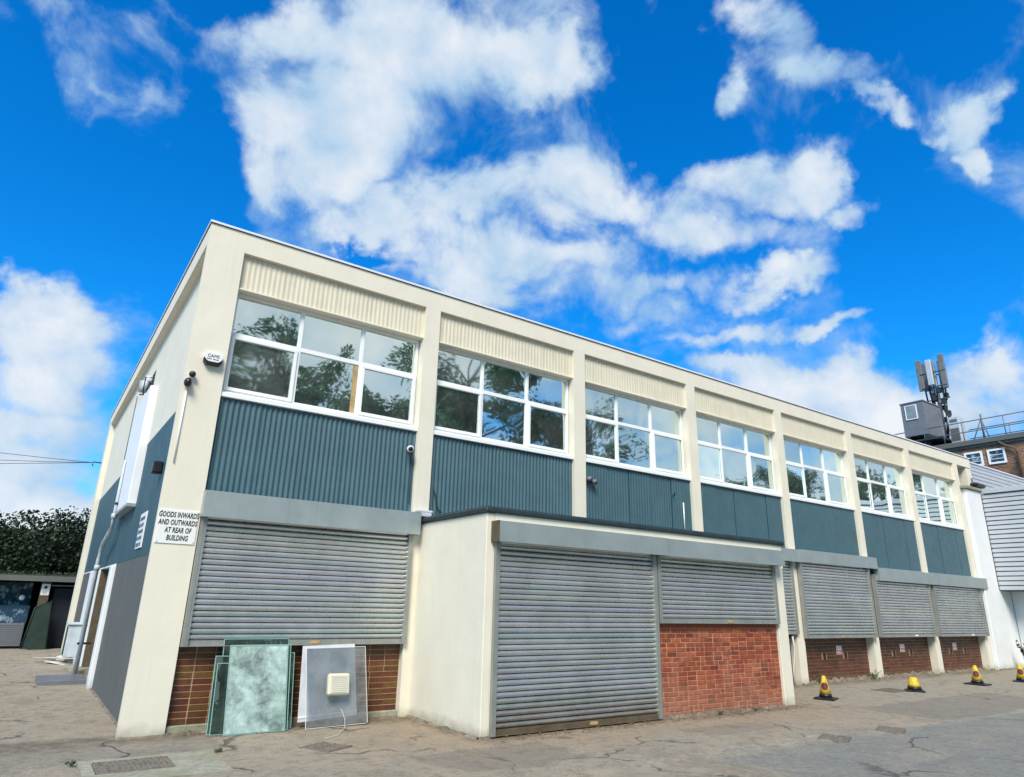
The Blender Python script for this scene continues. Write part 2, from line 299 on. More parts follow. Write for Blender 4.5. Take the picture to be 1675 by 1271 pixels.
# ------------------------------------------------------------ ground
def lin(a, b, n): return [a+(b-a)*i/n for i in range(n)]
gx = [-900, -400, -200, -100, -60, -35, -20]+lin(-14, -3, 40)+lin(-3, 13, 230)+lin(13, 30, 90)+[30, 38, 50, 70, 110, 200, 400, 900]
gy = [-900, -400, -200, -100, -60, -35, -20]+lin(-14, -8, 30)+lin(-8, 0.2, 170)+lin(.2, 17, 60)+[17, 25, 40, 70, 110, 200, 400, 900]
def sst(a, b, x): t = max(0, min(1, (x-a)/(b-a))); return t*t*(3-2*t)
def gz(x, y):
    if not (-14 < x < 30 and -14 < y < 17): return -.012
    n = noise.noise(Vector((x*.5, y*.5, 3)))*.018+noise.noise(Vector((x*2.1, y*2.1, 9)))*.006+noise.noise(Vector((x*9, y*9, 1)))*.0022
    near = sst(.0, .5, -y) if x > -.3 else sst(.0, .5, max(-y, -x*1.5))
    e = -4.08+.16*noise.noise(Vector((x*1.3, 0, 5)))-.03*(x-6)
    patch = sst(e+.04, e-.04, y)*sst(5.5, 5.9, x)        # sunken dark patch with a broken edge
    lip = math.exp(-((y-e-.05)/.07)**2)*sst(4.6, 5.2, x)*sst(13, 10, x)
    pot = math.exp(-(((x-8.1)/.9)**2+((y+5.35)/.12)**2))+math.exp(-(((x-4.0)/.8)**2+((y+4.05)/.16)**2))*.8+math.exp(-(((x-9.95)/.35)**2+((y+4.75)/.25)**2))*.7
    return n*near*.9-.012*patch+.010*lip-.03*pot-.004
bm = bmesh.new()
gv = [[bm.verts.new((x, y, gz(x, y))) for y in gy] for x in gx]
for i in range(len(gx)-1):
    for j in range(len(gy)-1): bm.faces.new((gv[i][j], gv[i+1][j], gv[i+1][j+1], gv[i][j+1]))
def ground_mat():
    m = bpy.data.materials.new('worn_asphalt'); m.use_nodes = True; t = m.node_tree; b = t.nodes['Principled BSDF']
    g = N(t, 'ShaderNodeNewGeometry'); P = g.outputs['Position']; sp = N(t, 'ShaderNodeSeparateXYZ'); L(t, P, sp.inputs[0]); X, Y = sp.outputs[0], sp.outputs[1]
    def nz(scale, d=5, r_=.6, dist=0, sc3=None):
        n = N(t, 'ShaderNodeTexNoise'); n.inputs['Scale'].default_value = scale; n.inputs['Detail'].default_value = d; n.inputs['Roughness'].default_value = r_; n.inputs['Distortion'].default_value = dist
        v = P
        if sc3:
            mm = N(t, 'ShaderNodeVectorMath', operation='MULTIPLY'); L(t, v, mm.inputs[0]); mm.inputs[1].default_value = sc3; v = mm.outputs[0]
        L(t, v, n.inputs['Vector']); return n.outputs[0]
    def rng(v, a, b_, c=0, d=1):
        x = N(t, 'ShaderNodeMapRange', interpolation_type='SMOOTHSTEP'); x.inputs[1].default_value = a; x.inputs[2].default_value = b_; x.inputs[3].default_value = c; x.inputs[4].default_value = d; L(t, v, x.inputs[0]); return x.outputs[0]
    def mix(fac, c1, c2):
        x = N(t, 'ShaderNodeMix', data_type='RGBA')
        if isinstance(fac, (int, float)): x.inputs['Factor'].default_value = fac
        else: L(t, fac, x.inputs['Factor'])
        for i, v in ((6, c1), (7, c2)):
            if isinstance(v, tuple): x.inputs[i].default_value = (*v, 1)
            else: L(t, v, x.inputs[i])
        return x.outputs[2]
    mul = lambda a, b_: math_(t, 'MULTIPLY', a, b_)
    C = mix(rng(nz(.45, 6), .35, .65), (.36, .30, .215), (.31, .28, .22))
    C = mix(rng(nz(1.7, 6, .65, .6), .42, .68), C, (.39, .32, .23))
    C = mix(mul(rng(nz(.8, 7, .7, 1.2), .52, .62), .55), C, (.22, .185, .14))
    # tan silt along the foot of the walls
    yn = math_(t, 'ADD', Y, mul(math_(t, 'SUBTRACT', nz(1.1, 5), .5), 1.6))
    silt = mul(rng(yn, -3.5, -2.3), rng(X, 1.5, 3.5)); silt = mul(silt, rng(X, 14, 10))
    C = mix(mul(silt, .7), C, (.34, .25, .165))
    # greyer tarmac to the right
    C = mix(mul(rng(X, 9, 14), .45), C, (.31, .285, .235))
    # the cool grey repair patch
    yp = math_(t, 'ADD', Y, mul(X, .03)); yp = math_(t, 'ADD', yp, mul(math_(t, 'SUBTRACT', nz(2.2, 5, .6), .5), .35))
    patch = mul(rng(yp, -3.80, -3.95), rng(math_(t, 'ADD', X, mul(nz(2, 3), .6)), 5.7, 6.2))
    C = mix(mul(patch, rng(nz(1.3, 5), .3, .6, .55, .95)), C, (.20, .212, .20))
    # pale broken limestone edge
    edge = mul(mul(rng(yp, -3.86, -3.80), rng(math_(t, 'ADD', yp, mul(nz(3, 5, .7), .5)), -3.28, -3.50)), mul(rng(X, 4.3, 5), rng(X, 8.6, 7.6)))
    C = mix(mul(edge, rng(nz(9, 6, .75), .46, .60)), C, (.46, .40, .31))
    # scuffs, worn bald areas and coarse grit
    C = mix(mul(rng(nz(6, 6, .75), .50, .62), .48), C, (.15, .125, .095))
    C = mix(mul(rng(nz(2.6, 8, .8, .3), .53, .60), .5), C, (.20, .18, .145))
    C = mix(mul(rng(nz(11, 6, .8, .5), .55, .64), .45), C, (.42, .36, .27))
    C = mix(mul(rng(nz(28, 4, .85), .54, .62), .5), C, (.46, .41, .33))
    C = mix(mul(rng(nz(33, 4, .85, 0, (1, 1.1, 1)), .56, .64), .55), C, (.09, .075, .06))
    # aggregate speckle
    C = mix(mul(rng(nz(70, 3, .8), .52, .66), .38), C, (.42, .39, .34))
    C = mix(mul(rng(nz(95, 3, .8, 0, (1, 1.1, 1)), .55, .66), .5), C, (.06, .055, .05))
    # old trench repairs: darker rectangles with soft broken borders
    for (xa, xb, ya, yb_, amt) in ((2.6, 4.4, -3.4, -2.35, .35), (11.2, 16.5, -4.2, -2.6, .4), (-6, 1.1, -1.05, .2, .25), (6.5, 8.2, -3.3, -2.7, .3)):
        xn = math_(t, 'ADD', X, mul(math_(t, 'SUBTRACT', nz(1.4, 5, .65), .5), .8)); yn2 = math_(t, 'ADD', Y, mul(math_(t, 'SUBTRACT', nz(1.9, 5, .65), .5), .6))
        mk_ = mul(mul(rng(xn, xa, xa+.06), rng(xn, xb, xb-.06)), mul(rng(yn2, ya, ya+.05), rng(yn2, yb_, yb_-.05)))
        C = mix(mul(mk_, amt), C, (.14, .135, .12))
    # oil drips
    vo2 = N(t, 'ShaderNodeTexVoronoi'); vo2.inputs['Scale'].default_value = .9; L(t, P, vo2.inputs['Vector'])
    C = mix(mul(rng(math_(t, 'ADD', vo2.outputs['Distance'], mul(nz(7, 4), .12)), .20, .10), rng(nz(.5, 2), .48, .6, 0, .55)), C, (.09, .08, .065))
    # cracks
    wv_ = N(t, 'ShaderNodeTexNoise'); wv_.inputs['Scale'].default_value = 1.6; wv_.inputs['Detail'].default_value = 5; L(t, P, wv_.inputs['Vector'])
    ad = N(t, 'ShaderNodeVectorMath', operation='MULTIPLY_ADD'); L(t, wv_.outputs['Color'], ad.inputs[0]); ad.inputs[1].default_value = (1.1, 1.1, 0); L(t, P, ad.inputs[2])
    vo = N(t, 'ShaderNodeTexVoronoi', feature='DISTANCE_TO_EDGE'); vo.inputs['Scale'].default_value = .42; L(t, ad.outputs[0], vo.inputs['Vector'])
    crack = mul(rng(vo.outputs[0], .012, .003), rng(nz(.6, 3), .47, .57))
    C = mix(mul(crack, .65), C, (.05, .045, .038))
    # damp dirt in front of the wall foot
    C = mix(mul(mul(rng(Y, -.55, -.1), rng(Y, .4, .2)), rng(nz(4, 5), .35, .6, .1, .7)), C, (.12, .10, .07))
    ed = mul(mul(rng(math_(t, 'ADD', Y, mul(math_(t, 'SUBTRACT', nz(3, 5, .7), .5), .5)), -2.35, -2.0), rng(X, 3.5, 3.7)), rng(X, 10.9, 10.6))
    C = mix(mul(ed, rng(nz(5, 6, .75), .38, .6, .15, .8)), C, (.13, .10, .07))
    L(t, C, b.inputs['Base Color']); b.inputs['Roughness'].default_value = .93; b.inputs['Specular IOR Level'].default_value = .25
    h = math_(t, 'ADD', mul(nz(38, 5, .85), .7), mul(nz(9, 5, .7), .9)); h = math_(t, 'SUBTRACT', h, mul(crack, 1.2))
    bp = N(t, 'ShaderNodeBump'); bp.inputs['Strength'].default_value = .8; bp.inputs['Distance'].default_value = .025; L(t, h, bp.inputs['Height']); L(t, bp.outputs[0], b.inputs['Normal'])
    return m
gmesh = mesh_of('ground', bm, ground_mat(), True)
put('ground', gmesh, kind='structure')
# concrete slab round the manhole cover (with a hole for the cover)
bm = bmesh.new()
SL = [(-.45,.79,-1.27,-1.14),(-.45,.79,-2.2,-1.80),(-.45,-.34,-1.80,-1.27),(.345,.79,-1.80,-1.27)]
for b in SL: box(bm, b[0], b[1]-.0015, b[2]+.0015, b[3], -.05, .014)
put('concrete_apron', mesh_of('concrete_apron', bm, m_concrete), kind='structure')
def cover(cx, cy, w_, d_, rot, z, label):
    if z < .011 and cx > 1 or cx > 5: z = gz(cx, cy)+.004
    t = thing('drain_cover', (cx, cy, z), label, 'drain cover', 'iron drain covers set in the yard', rot)
    bm = bmesh.new(); box(bm, -w_/2, w_/2, -d_/2, d_/2, -.03, .0); put('cover_plate', mesh_of('cover_plate', bm, m_iron), t, (cx, cy, z))
    bm = bmesh.new(); n = max(4, int(w_/.045))
    for i in range(n):
        x = -w_/2+.03+(w_-.06)*i/(n-1)
        for q in (-1, 1): box(bm, x-.009, x+.009, min(q*.015, q*(d_/2-.02)), max(q*.015, q*(d_/2-.02)), .0, .009)
    box(bm, -w_/2, w_/2, -d_/2, -d_/2+.015, 0, .009); box(bm, -w_/2, w_/2, d_/2-.015, d_/2, 0, .009)
    o = put('grip_rib', mesh_of('grip_rib', bm, m_iron), t, (cx, cy, z)); o['kind'] = 'stuff'
cover(0, -1.535, .66, .52, 0, .010, 'ribbed rectangular drain cover in the mossy concrete slab by the corner column')
cover(1.96, -1.52, .42, .42, .5, .004, 'small rusty slotted drain cover in front of the aluminium sheet')
cover(8.02, -4.1, .42, .36, .4, .012, 'slotted drain cover at the edge of the grey asphalt patch')
cover(9.46, -4.12, .42, .36, .4, .012, 'slotted drain cover further along the patch edge, left of the oval pothole')
cover(14.75, -1.5, .8, .5, .0, .004, 'flat drain cover on the tarmac beside the short yellow cone')

# ------------------------------------------------------------ main building
W, CW, C0, H, HB = 3.387, .2888, .5122, 6.869, 6.544
BL = [C0+k*W for k in range(7)]; BR = [x+W-CW for x in BL]; XE = 25.33; SW = .13; D = 14.06
bld = thing('factory_building', (12.6, 7, 0), 'long two-storey cream and teal factory building with roller shutters and seven upper windows', 'building')
# frame columns
def column(name, *bx): return B(name, m_cream, bld, *bx)
column('corner_column', (0, C0, 0, .08, -.05, HB), (SW+.002, C0-.001, .081, .38, -.05, HB-.002))
for k in range(1, 8):
    column('column', (BR[k-1], BR[k-1]+CW, 0, .40, -.05, HB-.001))
column('end_column', (24.95, XE, .02, .40, 0, HB-.001))
column('far_corner_column', (0, SW+.1, 13.45, D, -.05, HB-.001))
# ring beam, coping
B('roof_beam', m_cream, bld, (0, XE, 0, .34, HB, H), (0, .34, .3415, D, HB, H))
m_coping = mat('white_coping', (.8, .82, .86), .35, metal=.2, var=.03)
B('roof_coping', m_coping, bld, (-.02, XE+.01, -.025, .36, H+.008, H+.04), (-.02, .36, .3615, D+.02, H+.008, H+.038))
B('coping_dark_line', m_black, bld, (-.012, XE, -.010, .35, H+.001, H+.0075), (-.012, .35, .3515, D, H+.001, H+.0075))  # black strip drawn as the dark line under the coping
B('roof_deck', m_grey, bld, (.345, XE, .345, D, 6.62, 6.70))
B('beam_soffit_strip', m_cream, bld, (.02, .33, .40, 13.44, HB-.012, HB-.002))
# upper walls behind fascias, inner rooms
B('room_wall', m_room, bld, (.30, 24.9, 5.5, 5.6, 3.2, HB-.01), (24.8, 24.9, .42, 5.49, 3.2, HB-.01), (.24, .30, .42, 5.49, 3.2, HB-.01))
B('room_ceiling', m_room, bld, (.31, 24.79, .42, 5.49, 6.35, 6.42))
B('room_floor', m_greyband, bld, (.31, 24.79, .12, 5.49, 3.15, 3.25))
for k in (1, 3, 5): B('room_partition', m_room, bld, (BR[k]+.1, BR[k]+.18, .42, 5.48, 3.26, 6.34))
B('back_wall', m_cream, bld, (.02, XE, D-.2, D-.003, 0, HB-.003))
B('end_wall', m_cream, bld, (XE-.2, XE-.003, .42, D-.21, 0, HB-.003))
# fascia panels
def corr(bm, x0, x1, z0, z1, y, pitch, amp, seg=6, th=.006):
    n = max(1, int(round((x1-x0)/pitch*seg))); pr = None
    for i in range(n+1):
        x = x0+(x1-x0)*i/n; s = math.sin(2*math.pi*x/pitch); yy = y-amp*max(-1, min(1, s*1.35))
        cur = (bm.verts.new((x, yy, z0)), bm.verts.new((x, yy, z1)))
        if pr: bm.faces.new((pr[0], cur[0], cur[1], pr[1]))
        pr = cur
for k in range(7):
    x0, x1 = BL[k], BR[k]
    bm = bmesh.new()
    amp = [.0036, .0036, .0034, .003, .002, .0015, .001][k]
    corr(bm, x0, x1, 5.985, HB-.002, .075, .0762, amp)
    put('fascia_panel', mesh_of('fascia_panel', bm, m_fascia, True), bld)
    B('fascia_backing', m_cream, bld, (x0+.001, x1-.001, .10, .30, 6.02, HB-.004))
    B('window_head', m_cream, bld, (x0, x1, .03, .33, 5.955, 5.983), bev=.004)
    # lower cladding
    zc0 = 2.66 if k < 6 and k < 4 else 2.5
    joints = {0: 5, 1: 5, 2: 5, 3: 5, 4: 1, 5: 5, 6: 5}[k]
    amp = [.0105, .010, .007, .003, 0, .0008, .0008][k]
    ws = (x1-x0)/joints
    for j in range(joints):
        bm = bmesh.new(); a, b_ = x0+j*ws, x0+(j+1)*ws
        oy = .004*((j % 2)*2-1)+.003*random.uniform(-1, 1)
        if k >= 2: a += .004; b_ -= .004
        if amp > .001: corr(bm, a, b_-(.0 if k < 2 else .0), zc0, 4.285, .075+oy, .0762, amp)
        else: box(bm, a, b_, .062+oy, .09+oy, zc0, 4.285, bev=.003)
        put('cladding_sheet', mesh_of('cladding_sheet', bm, m_blue, amp > .001), bld)
    B('cladding_backing', m_blue_wall, bld, (x0+.001, x1-.001, .115, .30, 2.4, 4.284))
# windows
ZW0, ZW1, ZT = 4.395, 5.953, 5.29
blind_cols = {0: [], 1: [(2, 1, .35)], 2: [(0,1,.9),(1,1,.9),(2,1,.9),(2,0,.5),(0,0,.4)], 3: [(0,1,1),(2,1,.9),(1,1,.8),(2,0,.5)], 4: [(0,1,.9),(2,1,.7),(2,0,.45)], 5: [(2,0,.45),(2,1,.45)], 6: [(2,0,.7),(2,1,.6),(0,0,.3)]}
for k in range(7):
    x0, x1 = BL[k]+.012, BR[k]-.012; wd = x1-x0; mx_ = [x0, x0+wd*.335, x0+wd*.668, x1]
    fy = .17; fw = .045
    bxs = [(x0, x1, fy, fy+.07, ZW0, ZW0+fw), (x0, x1, fy, fy+.07, ZW1-fw, ZW1), (x0, x0+fw, fy, fy+.07, ZW0+fw, ZW1-fw), (x1-fw, x1, fy, fy+.07, ZW0+fw, ZW1-fw)]
    bxs += [(mx_[i]-.03, mx_[i]+.03, fy+.002, fy+.068, ZW0+fw, ZW1-fw) for i in (1, 2)]
    for i in range(3):
        a = mx_[i]+(.03 if i else fw); b_ = mx_[i+1]-(.03 if i < 2 else fw)
        bxs.append((a, b_, fy+.004, fy+.066, ZT-.035, ZT+.035))
    bm = bmesh.new()
    for b_ in bxs: box(bm, *b_, bev=.004)
    wf = put('window', mesh_of('window', bm, m_pvc), bld)
    B('window_sill', m_pvc, wf, (BL[k], BR[k]+.0, .02, .30, 4.292, 4.355), (BL[k]+.005, BR[k]-.005, .10, .30, 4.362, 4.393), bev=.004)
    for i in range(3):
        for j in range(2):
            a = mx_[i]+(.03 if i else fw); b_ = mx_[i+1]-(.03 if i < 2 else fw)
            za, zb = (ZW0+fw, ZT-.035) if j == 0 else (ZT+.035, ZW1-fw)
            if j == 0 and i != 1:        # opening sash with its own frame
                s = .038
                bm = bmesh.new()
                for q in ((a-.012, b_+.012, fy-.028, fy-.001, za-.012, za+s), (a-.012, b_+.012, fy-.028, fy-.001, zb-s, zb+.012), (a-.012, a+s, fy-.028, fy-.001, za+s, zb-s), (b_-s, b_+.012, fy-.028, fy-.001, za+s, zb-s)): box(bm, *q, bev=.003)
                put('sash_frame', mesh_of('sash_frame', bm, m_pvc), wf)
                a += s; b_ -= s; za += s; zb -= s
            bm = bmesh.new(); gy_ = fy+.03 if not (j == 0 and i != 1) else fy+.004
            poly(bm, [(a, gy_, za), (b_, gy_, za), (b_, gy_, zb), (a, gy_, zb)])
            tilt = Matrix.Rotation(random.uniform(-.009, .009), 4, 'X') @ Matrix.Rotation(random.uniform(-.010, .010), 4, 'Z')
            me = mesh_of('pane', bm, m_glassmilk if (k, i, j) in ((0, 0, 0), (2, 0, 0), (2, 0, 1), (1, 0, 1), (3, 0, 1)) else m_glass)
            ce = Vector(((a+b_)/2, gy_, (za+zb)/2)); me.transform(Matrix.Translation(ce) @ tilt @ Matrix.Translation(-ce))
            put('pane', me, wf)
    for (i, j, fr) in blind_cols[k]:
        za, zb = (ZW0+.02, ZT) if j == 0 else (ZT, ZW1-.02)
        b_ = mx_[i+1]; a = b_-(mx_[i+1]-mx_[i])*fr
        bm = bmesh.new(); n = 9
        corr(bm, a+.01, b_-.01, za, zb, .40, .10, .008)
        put('window_blind', mesh_of('window_blind', bm, m_blind, True), wf)
B('timber_batten', m_wood, bld, (2.475, 2.543, .185, .197, ZW0+.05, ZT-.04))
bm = bmesh.new(); poly(bm, [(2.34, .235, ZW0+.05), (2.425, .235, ZW0+.05), (2.425, .235, ZT-.04), (2.34, .235, ZT-.04)]); put('frosted_film', mesh_of('frosted_film', bm, m_blind), bld)

# ---- roller shutters
def slat_mesh(wd, h_=.0715, dep=.024):
    bm = bmesh.new(); prof = [(.014, .0015), (.004, .004), (-.30*dep, h_*.16), (-.82*dep, h_*.36), (-dep*1.03, h_*.56), (-dep*.80, h_*.76), (-dep*.28, h_*.88), (.013, h_*.925)]
    pr = None
    for yy, zz in prof:
        cur = (bm.verts.new((0, yy, zz)), bm.verts.new((wd, yy, zz)))
        if pr: bm.faces.new((pr[0], pr[1], cur[1], cur[0]))
        pr = cur
    return mesh_of('slat', bm, m_slat, True)
def shutter(parent, x0, x1, z0, z1, y, rw=.075, label=None, latch=.5, lip=True, dirty=False):
    s = B('roller_shutter', m_dark, parent, (x0+rw, x1-rw, y+.018, y+.026, z0+.02, z1-.01))
    for xa, ga in ((x0, x0+rw*.4), (x1-rw, x1-rw*.55)):
        B('guide_rail', m_rail, s, (xa, xa+rw, y-.055, y+.03, z0, z1), (ga, ga+rw*.15, y-.061, y-.0555, z0+.01, z1-.01))
    if label: s['label'] = label
    wd = x1-x0-2*rw+.03; me = slat_mesh(wd); n = int((z1-z0-.075)/.0715)+1
    for i in range(n):
        zz = z0+.075+i*.0715
        if zz+.072 > z1+.03: break
        put('slat', me, s, (x0+rw-.015, y+random.uniform(-.0015, .0015), zz), (random.uniform(-.02, .02), 0, 0))
    B('bottom_bar', m_rail if not dirty else m_rust, s, (x0+rw-.01, x1-rw+.01, y-.022, y+.012, z0+.0, z0+.072), (x0+rw-.01, x1-rw+.01, y-.05, y-.0225, z0, z0+.008), bev=.002)
    lx = x0+(x1-x0)*latch
    B('lock_plate', m_wood if latch < .6 else m_sign, s, (lx-.07, lx+.07, y-.032, y-.0225, z0+.018, z0+.058))
    return s
shutter(bld, BL[0]+.01, BR[0]+.02, 1.0, 2.68, -.01, label='wide grey roller shutter above the leaning glass sheets', latch=.55)
shutter(bld, BL[3]+.0, BR[3]+.03, 1.09, 2.85, .0, label='mostly hidden grey roller shutter right behind the extension', latch=.8)
shutter(bld, BL[4]-.05, BR[4]+.06, 1.0, 2.85, -.06, label='tallest of the three far roller shutters, next to the extension', latch=.5)
shutter(bld, BL[5]-.03, BR[5]+.0, 1.0, 2.60, -.06, label='middle of the three far roller shutters', latch=.62)
shutter(bld, BL[6]-.08, BR[6]+.10, 1.0, 2.60, -.06, label='last roller shutter beside the white wall', latch=.66)
def hood(parent, x0, x1, z0, z1, y0, y1, label=None):
    bm = bmesh.new()
    # hollow folded casing: top, front, ends, small returned lip
    t_ = .006
    box(bm, x0, x1, y0, y0+t_, z0, z1); box(bm, x0, x1, y0+t_+.0005, y1, z1-t_, z1-.0005)
    box(bm, x0, x0+t_, y0+t_+.0005, y1, z0, z1-t_-.001); box(bm, x1-t_, x1, y0+t_+.0005, y1, z0, z1-t_-.001)
    box(bm, x0+t_+.001, x1-t_-.001, y0+t_+.0005, y0+.05, z0+.0005, z0+t_)
    o = put('shutter_hood', mesh_of('shutter_hood', bm, m_hood), parent)
    if label: o['label'] = label
    return o
hood(bld, .500, 3.69, 2.60, 2.945, -.16, .0, 'pale grey shutter hood over the glass sheets')
hood(bld, 10.8, 14.02, 2.73, 3.02, -.16, .0); hood(bld, 14.026, 17.585, 2.74, 3.035, -.165, .0)
hood(bld, 17.62, 21.05, 2.44, 2.765, -.16, .0); hood(bld, 21.056, 24.44, 2.435, 2.76, -.165, .0)
B('cladding_base_flashing', m_hood, bld, (BL[5], BR[5], .0, .06, 2.775, 2.80), (BL[6], BR[6], .0, .06, 2.772, 2.80))
B('dark_backing', m_dark, bld, *[(BL[k]+.002, BR[k]-.002, .11, .30, 1.0, 2.39) for k in (0, 3, 4, 5, 6)])  # dark backing behind the shutters, also filling the gap above the brick
# ---- brick infill below shutters
def brick_mesh(name, w_, h_, d_, m, n=1):
    bm = bmesh.new(); box(bm, 0, w_, 0, d_, 0, h_, bev=.0035); return mesh_of(name, bm, m)
xs, ys0 = BL[0], .10
B('mortar_bed', m_mortar, bld, (BL[0], BR[0], .106, .30, .09, 1.0))
B('brick_plinth', m_concrete, bld, (BL[0], BR[0], .04, .30, -.05, .088), bev=.01)
nb = 12; bw = (BR[0]-BL[0])/13; bh = .0755
bmes = [brick_mesh('brick', bw-.011-.002*i, bh-.011, .06, m_brickd) for i in range(3)]
for rI in range(nb):
    for i in range(13):
        jx = random.uniform(-.0015, .0015)+(.02 if (i > 3 and rI < 7) else 0)
        if i == 12 and rI < 7: jx = 0
        if i == 3 and rI < 7: pass
        put('brick', bmes[random.randrange(3)], bld, (BL[0]+i*bw+.005+jx, .10+random.uniform(-.0015, .0015), .093+rI*bh), kind=None)
for k in (3, 4, 5, 6):
    B('mortar_bed', m_mortar, bld, (BL[k], BR[k], .206, .30, 0, 1.05))
    bm = bmesh.new(); n = 13; ww = (BR[k]-BL[k])/n
    slots = [3.4, 8.8]
    for rI in range(13):
        for i in range(n):
            xa = BL[k]+i*ww
            if 6 <= rI <= 7 and i in (4, 8): continue
            box(bm, xa+.004, xa+ww-.004, .199+random.uniform(-.002, .002), .25, .02+rI*.079+.0055, .02+(rI+1)*.079-.0055)
    o = put('dark_brick_course', mesh_of('dark_brick_course', bm, m_brickd_far), bld, kind='stuff')
    if k > 3:
        for i in (4, 8):
            xa = BL[k]+i*ww; z0_ = .02+6*.079
            B('vent_slot', m_dark, bld, (xa+.055, xa+ww-.055, .192, .2055, z0_+.004, z0_+.154))
            B('vent_frame', m_mortar, bld, (xa+.043, xa+.053, .190, .2055, z0_, z0_+.158), (xa+ww-.053, xa+ww-.043, .190, .2055, z0_, z0_+.158))
# side wall (left end)
sw = B('side_wall', m_cream, bld, (SW, SW+.10, .385, 13.44, 4.235, HB-.013))
B('side_wall_teal', m_blue_wall, bld, (SW-.004, SW+.10, .385, 3.899, 2.155, 4.231), (SW-.004, SW+.10, 6.305, 13.44, 2.155, 4.231), (SW-.004, SW+.10, 3.901, 6.303, 2.155, 3.148), bev=0)
B('side_wall_grey', m_greyband, bld, (SW-.006, SW+.10, .385, 5.12, -.05, 2.150)); B('side_wall_grey', m_greyband, bld, (SW-.006, SW+.10, 10.92, 13.44, -.05, 2.12))
B('side_lintel', m_white, bld, (SW-.012, SW+.10, 5.13, 13.40, 2.125, 2.153))
B('door_post', m_white, bld, (SW-.07, SW+.06, 5.14, 5.55, -.02, 2.12), bev=.01)
B('side_panel_white', m_white, bld, (SW-.02, SW+.10, 8.2, 10.9, .0, 2.12))
B('doorway_reveal', m_rust, bld, (SW+.25, SW+.30, 5.46, 8.2, 0, 2.12), (SW, SW+.25, 8.0, 8.19, 0, 2.12))
bm = bmesh.new()
for i in range(26): box(bm, SW+.235, SW+.249, 5.48, 7.99, .02+i*.08, .085+i*.08)
put('doorway_brickwork', mesh_of('doorway_brickwork', bm, m_rust), bld, kind='stuff')
B('white_casing', m_white, bld, (.0, SW+.09, 4.05, 6.3, 3.15, 5.38), bev=.01)
B('casing_foot', m_hood, bld, (-.02, SW-.005, 3.88, 6.32, 3.09, 3.145))
B('duct_recess_shade', m_dark, bld, (SW-.003, SW+.005, 5.0, 6.2, 5.385, 5.98))  # flat near-black sheet paints the shade inside the opening above the casing

# ------------------------------------------------------------ extension
EX0, EX1, EY = 3.775, 10.52, -1.94
ext = thing('storage_extension', (7.1, -1, 0), 'single-storey cream flat-roofed extension with two shutters and red brick wall', 'building')
B('side_wall', m_cream, ext, (EX0, EX0+.12, EY, -.003, -.05, 2.79), bev=.008)
B('corner_post', m_cream, ext, (EX0+.1215, 3.905, EY+.001, EY+.2, -.05, 2.789))
B('front_lintel', m_cream, ext, (3.907, EX1, EY, EY+.15, 2.37, 2.79))
B('end_post', m_cream, ext, (10.195, 10.485, EY-.005, EY+.25, -.05, 2.368), bev=.008)
B('end_wall', m_cream, ext, (EX1-.14, EX1-.003, EY+.26, -.003, -.05, 2.789))
B('roof_edge', m_felt, ext, (EX0-.045, EX1+.06, EY-.05, -.004, 2.792, 2.872), bev=.022)
B('roof_felt', m_felt, ext, (EX0, EX1, EY+.02, -.006, 2.873, 2.885))
for x0_, x1_, z0_, la in ((3.905, 7.01, .015, 'tall roller shutter reaching the ground'), (7.035, 10.192, 1.37, 'short roller shutter above the red brick wall')):
    shutter(ext, x0_, x1_, z0_, 2.45, EY-.0, label=la, latch=.56, dirty=(z0_ < .1), rw=.07)
hd = hood(ext, 3.86, 7.15, 2.40, 2.675, EY-.2, EY-.003, 'left half of the long shutter hood'); hood(ext, 7.156, 10.28, 2.395, 2.67, EY-.205, EY-.003, 'right half of the long shutter hood')
B('hood_end_plate', m_rust, ext, (3.845, 3.858, EY-.19, EY-.003, 2.40, 2.68))
B('shutter_backing', m_dark, ext, (3.91, 10.19, EY+.1, EY+.2, 1.36, 2.369), (3.91, 7.03, EY+.1, EY+.2, 0, 1.359))
B('mortar_bed', m_mortar_red, ext, (7.04, 10.19, EY+.048, EY+.15, 0, 1.355))
bx0, bx1 = 7.04, 10.19; sw_ = .225; bhh = .0715
mes_s = [brick_mesh('brick', sw_-.014-.003*i, bhh-.0135, .05, m_brickr) for i in range(3)]
mes_h = [brick_mesh('brick', sw_/2-.014-.002*i, bhh-.0135, .05, m_brickr) for i in range(3)]
cnt = 0
for rI in range(18):
    z = .012+rI*bhh; x = bx0+.004; first = (rI % 2 == 1)
    if first: put('brick', mes_h[0], ext, (x, EY+.04, z)); x += sw_/2; cnt += 1
    while x < bx1-.06:
        hd_ = random.random() < (.42 if rI % 3 == 1 else .07)
        if x+sw_ > bx1+.005: hd_ = True
        put('brick', random.choice(mes_h if hd_ else mes_s), ext, (x+random.uniform(-.001, .001), EY+.04+random.uniform(-.003, .0025), z+random.uniform(-.001, .001))); cnt += 1
        x += sw_/2 if hd_ else sw_
print('red bricks', cnt)
bm = bmesh.new()
for i in range(43): box(bm, bx0+.004+i*.0731, bx0+.0675+i*.0731, EY+.041+random.uniform(-.002, .002), EY+.09, 1.302, 1.372)
put('brick_on_edge_course', mesh_of('brick_on_edge_course', bm, m_brickr), ext, kind='stuff')
fl = B('lead_flashing', m_alu, None, (3.64, 3.93, -.10, -.008, 2.96, 3.0), (3.68, 3.9, -.12, -.008, 2.89, 2.955), bev=.01)
tag(fl, 'crumpled lead and mortar flashing at the column where the extension roof starts', 'flashing')

